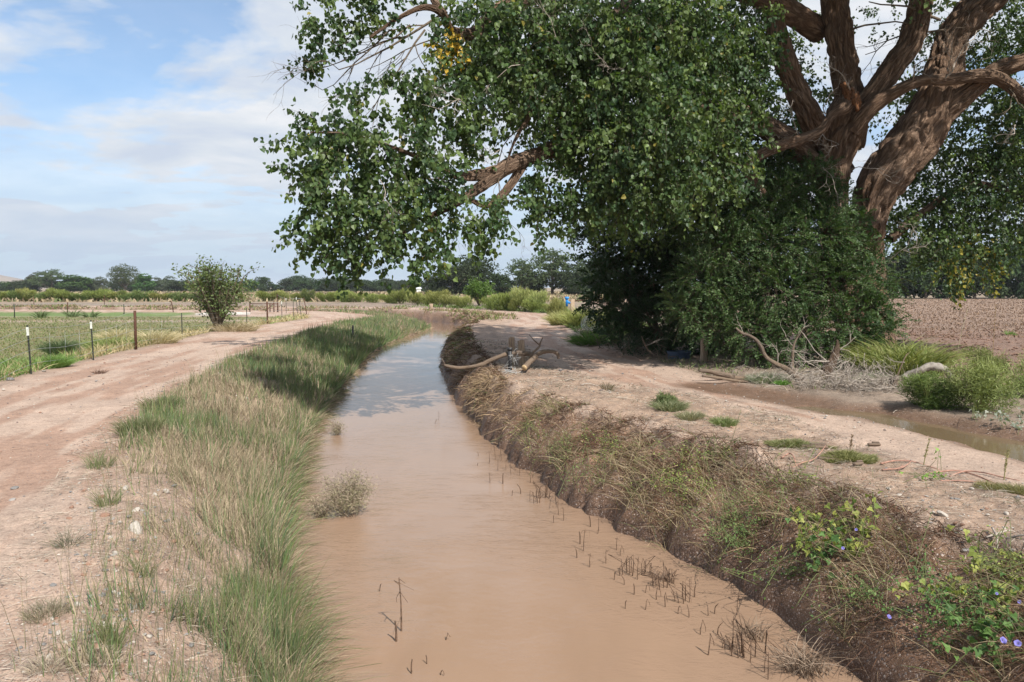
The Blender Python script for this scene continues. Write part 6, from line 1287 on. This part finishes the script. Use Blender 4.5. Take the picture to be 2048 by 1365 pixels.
def flower(px, py, label, w=15, lift=.14):
    p = GG(px, py + 8); s_ = p[1] / FPX * w / .10; p = p + np.array([-.05, -.12, lift]); k = 20; mb = MB(); rr = [.004, .006, .010, .026, .046, .050]; zz = [-.05, -.025, -.01, .004, .012, .011]; V = []
    for i, (r_, z_) in enumerate(zip(rr, zz)):
        for j in range(k): f = 1 + (.07 * math.cos(5 * 2 * math.pi * j / k) if i > 2 else 0); a = 2 * math.pi * j / k; V.append([r_ * f * math.cos(a), r_ * f * math.sin(a), z_])
    idx = np.arange(len(V)).reshape(-1, k); nx = np.roll(idx, -1, 1); mb.add(V, np.stack([idx[:-1], nx[:-1], nx[1:], idx[1:]], -1).reshape(-1, 4))
    root = empty('flower', p); root.rotation_euler = (math.radians(62 + rng.normal() * 12), rng.normal() * .2, rng.normal() * .4); root.scale = (s_, s_, s_); tag(root, label, 'flower'); child('petals', mb.mesh('petals'), PETAL, root)
    m2 = MB(); m2.tube([[0, 0, -.05], [0, 0, -.16]], .004, 5); child('stem', m2.mesh('stem'), simple('flower_stem', (.12, .18, .05), .7, bump=0), root); m3 = MB(); m3.tube([[0, 0, -.01], [0, 0, .012]], [.004, .003], 6); child('stamen', m3.mesh('stamen'), M_WHITE, root)
PETAL = leafy('petal', .5, .3, .2, (1, 1, 1.1), (.24, .22, .60))
for px, py, lb, w in [(1997, 1300, 'larger blue-violet flower in the bottom right corner, left of the pair', 19), (2025, 1306, 'blue-violet flower in the bottom right corner, right of the pair', 19), (1775, 1251, 'lone pale violet flower low on the bank', 13), (1685, 1113, 'small violet flower in the yellow-green vine', 9), (1711, 1076, 'small violet flower at the top of the yellow-green vine', 8), (1985, 1207, 'small pale violet flower in the lower right vine', 8), (2029, 1223, 'pale lavender flower at the right frame edge', 10)]: flower(px, py, lb, w * .72)
# tall spike weeds
def spike(px, py, Hpx, label, col=(.24, .22, .09), bend=.1):
    p = GG(px, py); H = Hpx / FPX * p[1]; mb = MB(); S = spline([[0, 0, 0], [bend * H * .4, 0, H * .5], [bend * H, 0, H]], 16); mb.tube(S, np.linspace(.006, .0025, 16), 5); n = 90; k = rng.integers(5, 16, n); A = unit(rng.normal(size=(n, 3)) + [0, 0, .6]); V, F, cc = leaves(S[k] + rng.normal(size=(n, 3)) * .003, A, rng.normal(size=(n, 3)), np.full(n, .022), NARROW_T, NARROW_F, np.ones((n, 3))); mb.add(V, F)
    tag(link('spike_weed', mb.mesh('spike_weed', False), leafy('spike', .7, .1, .2, (1, 1, .8), col), None, p), label, 'weed')
spike(1847, 932, 54, 'tall single spike weed standing at the near track edge', bend=.2); spike(2008, 960, 60, 'thin spike weed at the track edge near the right frame edge'); spike(1700, 905, 34, 'thin dry spike in the right grass patch', (.2, .14, .08)); spike(1478, 1002, 40, 'dry spike on the bank crest', (.3, .25, .16)); spike(1910, 735, 120, 'very tall thin pale stem against the ploughed field', (.5, .44, .3), .18); spike(1985, 720, 110, 'tall reddish stem over the feathery bush', (.28, .2, .08), .02); spike(1990, 1140, 40, 'short spike at the bank lip on the right', (.3, .27, .15))
# ================================================================ IN THE WATER
def reed_stub(kind, seed):
    r = np.random.default_rng(seed); mb = MB()
    if kind == 'short': S = spline([[0, 0, -.1], [r.normal() * .01, 0, .08], [r.normal() * .02, r.normal() * .02, .16]], 7); mb.tube(S, np.linspace(.008, .006, 7), 6, noise=.25)
    elif kind == 'bent':
        a = r.uniform(.04, .12); b = r.uniform(-.02, .1); S = np.array([[0, 0, -.1], [a * .2, 0, .06], [a * .4, .01, .15], [a * .5, .01, .2], [a, .0, b + .06], [a * 1.15, .01, b]]) + r.normal(size=(6, 3)) * .006; mb.tube(S, np.linspace(.007, .003, 6), 5, noise=.3)
    elif kind == 'tangle':
        for _ in range(5): a = r.normal(size=2) * .05; S = spline([[a[0], a[1], -.08], [a[0] * 1.5, a[1], .13 * r.uniform(.6, 1.4)], [a[0] * 1.5 + r.normal() * .06, a[1] + r.normal() * .05, .2 * r.uniform(.6, 1.3)], [a[0] + r.normal() * .12, a[1], .05]], 10); mb.tube(S[::3], np.linspace(.006, .002, len(S[::3])), 5, noise=.3)
    else:
        S = spline([[0, 0, -.1], [.01, 0, .15], [-.01, 0, .36]], 10); mb.tube(S, np.linspace(.007, .004, 10), 6, noise=.2)
        for _ in range(5): i = int(r.integers(3, 10)); mb.tube(spline([S[i], S[i] + r.normal(size=3) * [.03, .03, .02], S[i] + r.normal(size=3) * [.05, .04, .0] + [0, 0, -.07]], 5), np.linspace(.0035, .001, 5), 4)
    return mb.mesh('dead_stalk')
RS = {k: [reed_stub(k, 400 + i) for i in range(4)] for k in ('short', 'bent', 'tangle', 'tall')}
for v_ in RS.values():
    for m_ in v_: m_.materials.append(M_DARKSTALK)
def stub(px, py, h, kind, label, group=None):
    p = G(px, py, ZW); o = bpy.data.objects.new('dead_stalk', RS[kind][int(rng.integers(0, 4))]); COL.objects.link(o); o.location = p; base = {'short': .16, 'bent': .2, 'tangle': .22, 'tall': .36}[kind]; s_ = h / FPX * p[1] / base; o.scale = (max(.6, s_),) * 2 + (s_,); o.rotation_euler = (0, rng.normal() * .06, rng.uniform(-.9, .9) if kind == 'bent' else rng.uniform(0, 6.28)); return tag(o, label, 'stalk', group)
for px, py, h, k, lb in [(802, 1262, 110, 'tall', 'tall dead stalk standing alone in the near brown water'), (792, 1283, 44, 'short', 'short stub touching the tall dead stalk'), (759, 1183, 18, 'short', 'tiny stub left of the tall dead stalk'), (823, 1348, 30, 'short', 'thick short stub at the bottom of the frame, in the water'), (854, 1328, 18, 'short', 'short stub right of the thick one near the frame bottom'), (880, 1350, 12, 'bent', 'small hooked stub near the frame bottom'), (891, 1280, 14, 'bent', 'small curled dead leaf poking out of the water'), (877, 840, 16, 'tall', 'small dark stem sticking out mid-channel far up the ditch'), (905, 800, 10, 'short', 'tiny dark stem near the right bank far up the ditch'), (870, 848, 10, 'bent', 'tiny dark twig beside the mid-channel stem')]: stub(px, py, h, k, lb)
gp = 'dead stalks in the water along the right bank'; lb = 'short dark dead stalk in shallow water along the right bank'
for px, py, h, k in [(957, 912, 8, 'short'), (955, 932, 6, 'short'), (978, 928, 26, 'tall'), (990, 920, 30, 'tall'), (1002, 922, 30, 'tall'), (980, 966, 22, 'tall'), (996, 942, 22, 'tall'), (1012, 940, 22, 'tall'), (1022, 950, 26, 'tall'), (1030, 936, 28, 'tall'), (1040, 952, 28, 'tall'), (1006, 968, 22, 'short'), (1060, 966, 20, 'bent'), (1041, 988, 20, 'short'), (1024, 992, 12, 'short'), (1068, 1004, 26, 'tangle'), (1086, 998, 36, 'tangle'), (1096, 990, 30, 'tall'),
                     (1118, 1030, 36, 'tall'), (1127, 1042, 30, 'tall'), (1107, 1046, 16, 'short'), (1180, 1054, 24, 'short'), (1195, 1068, 34, 'tall'), (1168, 1103, 48, 'tall'), (1160, 1088, 26, 'short'), (1153, 1116, 20, 'short'), (1180, 1135, 30, 'tall'), (1212, 1127, 30, 'tall'), (1234, 1101, 28, 'tall'), (1240, 1112, 20, 'bent'), (1240, 1152, 24, 'short'), (1228, 1160, 20, 'short'),
                     (1248, 1170, 20, 'short'), (1262, 1150, 44, 'tangle'), (1275, 1160, 50, 'tall'), (1290, 1150, 36, 'tangle'), (1290, 1186, 20, 'bent'), (1305, 1172, 30, 'tall'), (1268, 1190, 26, 'short'), (1327, 1175, 42, 'tangle'), (1345, 1165, 36, 'tangle'), (1378, 1205, 50, 'tall'), (1366, 1200, 40, 'tangle'), (1390, 1195, 26, 'short'), (1250, 1218, 20, 'short'), (1290, 1220, 22, 'bent'), (1312, 1200, 30, 'bent'), (1355, 1228, 18, 'bent'), (1378, 1235, 24, 'short'), (1417, 1232, 20, 'short'), (1330, 1215, 30, 'bent'), (1400, 1270, 30, 'bent'), (1415, 1310, 44, 'bent'), (1436, 1270, 28, 'short'), (1452, 1300, 30, 'tangle'), (1465, 1290, 60, 'tall'), (1475, 1305, 50, 'tangle'), (1500, 1325, 48, 'tall'), (1512, 1310, 60, 'tangle'), (1530, 1345, 44, 'tall'), (1536, 1360, 60, 'tall'), (1475, 1230, 50, 'tall'), (1430, 1228, 24, 'short')]: stub(px, py, h, k, lb, gp)
# dead drooping clump at the waterline
def droopy(px, py, Wpx, Hpx, n, label, c1, c2):
    p = G(px, py, ZW); s_ = p[1] / FPX; a = rng.uniform(0, 6.28, n); Dr = np.stack([np.cos(a) * .35, np.sin(a) * .35, np.ones(n)], 1); P = np.stack([rng.normal(size=n) * Wpx * s_ * .18, rng.normal(size=n) * .06, np.zeros(n)], 1); c = np.array(c1) + (np.array(c2) - np.array(c1)) * rng.random((n, 1))
    tag(link('dead_clump', blade_mesh('dead_clump', [blades_raw(P, Dr, Hpx * s_ * rng.uniform(.6, 1.4, n), np.full(n, .007), 1.1, c, seg=4)]), M_DRY, None, p), label, 'dead plant')
droopy(1612, 1345, 110, 90, 170, 'drooping grey-brown dead clump in the water at the bottom right', (.09, .06, .04), (.30, .23, .17)); droopy(1505, 1275, 60, 60, 60, 'ragged dead clump just off the bank near the bottom', (.09, .06, .04), (.28, .21, .15)); droopy(1330, 1160, 70, 36, 50, 'broken dead stems fallen flat against the bank', (.08, .05, .035), (.25, .18, .13))
# half-drowned pale bushes
def drowned(px, py, W, Hpx, n, label, seed):
    p = G(px, py, ZW); s_ = p[1] / FPX; root = empty('drowned_bush', (p[0], p[1] + W * s_ * .3, ZW - .05)); tag(root, label, 'bush'); r = np.random.default_rng(seed); mb = MB(); PP = []; DD = []
    for _ in range(30):
        a = r.uniform(0, 6.28); k = r.uniform(.1, 1) ** .7; e = np.array([math.cos(a) * W * s_ * .5 * k, math.sin(a) * W * s_ * .45 * k, Hpx * s_ * r.uniform(.5, 1.0) * (1.1 - .55 * k) + .05]); S = spline([[e[0] * .25, e[1] * .25, -.05], e * [.6, .6, .5], e], 9); mb.tube(S, np.linspace(.004, .0012, 9), 4)
        m = n // 30; i = r.integers(3, 9, m); PP.append(S[i] + r.normal(size=(m, 3)) * .05); DD.append(r.normal(size=(m, 3)) + [0, 0, .7])
    P = np.concatenate(PP); Dd = np.concatenate(DD); m = len(P); c = np.where((r.random(m) < .5)[:, None], [.26, .24, .14], [.36, .29, .21]) * r.uniform(.6, 1.2, (m, 1))
    child('stem', mb.mesh('stem'), simple('drowned_stem', (.16, .12, .08), .8, bump=0), root)
    tag(child('foliage', blade_mesh('foliage', [blades_raw(P, Dd, r.uniform(.02, .065, m), np.full(m, .0055), .3, c, r)]), M_DRY, root), kind='stuff')
drowned(690, 1040, 118, 112, 5200, 'larger half-drowned olive bush standing in the water by the left bank', 31); drowned(672, 872, 34, 36, 900, 'small half-drowned weed in the water upstream of the larger bush', 32); drowned(640, 1040, 60, 50, 900, 'sparse drowned weed between the rushes and the larger drowned bush', 33)
# reeds bent into the water along the left edge
def bent_reeds():
    n = 3200; s = sample_s(n, 4.7, 22); t = -(f_hw(s) - .04 + rng.normal(size=n) * .10); x, y = xy(s, t); nx = np.interp(s, SS, NN[:, 0]); ny = np.interp(s, SS, NN[:, 1]); tx = np.interp(s, SS, TT[:, 0]); ty = np.interp(s, SS, TT[:, 1]); b = rng.normal(size=n) * .45 - .3
    Dr = np.stack([nx + tx * b, ny + ty * b, rng.uniform(.15, 1.1, n)], 1); c = np.where((rng.random(n) < .35)[:, None], [.12, .17, .06], [.30, .24, .16]) * rng.uniform(.5, 1.2, (n, 1)); d = np.hypot(x, y)
    link_stuff('bent_reeds', [blades_raw(np.stack([x, y, np.full(n, ZW - .01)], 1), Dr, rng.uniform(.15, .48, n), np.maximum(.0035, d * .0005), .45, c, seg=3)], M_DRY)
bent_reeds()
# pale concrete lining behind the bare bush
for a, b, lb in [((395, 631), (445, 632), 'low pale concrete strip behind the bare bush, left piece'), ((455, 631), (497, 629), 'low pale concrete strip behind the bare bush, right piece')]:
    A = GG(*a); B = GG(*b); L_ = np.linalg.norm(B - A); mb = MB(); mb.box((0, 0, .06), (L_, .5, .16), None, .02); mb.box((0, .3, .1), (L_ * .96, .12, .16), None, .02); o = link('concrete_kerb', mb.mesh('concrete_kerb', False), M_CONCRETE, None, (A + B) / 2); o.rotation_euler = (0, 0, math.atan2(B[1] - A[1], B[0] - A[0])); tag(o, lb, 'kerb')
# clods of soil turned up at the near edge of the ploughed field
def clods():
    n = 5200; Y = 14.5 * (40 / 14.5) ** rng.random(n); x = rng.uniform(.40, .72, n) * Y; k = (x > 9.8) & (fbm(x * 1.1, Y * 1.1, 3, 120) > .42); x, Y = x[k], Y[k]; n = len(x); z = z_of(x, Y)
    b = np.array([[1, 0, 0], [-1, 0, 0], [0, 1, 0], [0, -1, 0], [0, 0, 1], [0, 0, -1]], float); F0 = np.array([[0, 2, 4], [2, 1, 4], [1, 3, 4], [3, 0, 4], [2, 0, 5], [1, 2, 5], [3, 1, 5], [0, 3, 5]]); sz = rng.uniform(.02, .075, n)
    V = b[None] * rng.uniform(.5, 1.2, (n, 6, 1)) * np.array([1, .8, .65]) * sz[:, None, None]; V = V + np.stack([x, Y, z + sz * .3], 1)[:, None]
    tag(link('clods', mesh_from('clods', V.reshape(-1, 3), (F0[None] + (np.arange(n) * 6)[:, None, None]).reshape(-1, 3), False), simple('clod_soil', (.21, .13, .095), .95, var=.35, scale=5)), kind='stuff')
clods()
# air
def haze():
    m = bpy.data.materials.new('haze'); m.use_nodes = True; t = NT(m.node_tree); t.n.clear(); out = t.new('ShaderNodeOutputMaterial'); v = t.new('ShaderNodeVolumePrincipled'); v.inputs['Color'].default_value = (.86, .92, 1, 1); v.inputs['Density'].default_value = HAZE; t.link(v.outputs[0], out.inputs['Volume'])
    mb = MB(); mb.box((0, 1250, 19), (5600, 7700, 52)); tag(link('haze', mb.mesh('haze', False), m), kind='stuff')
HAZE = 0.00014
haze()
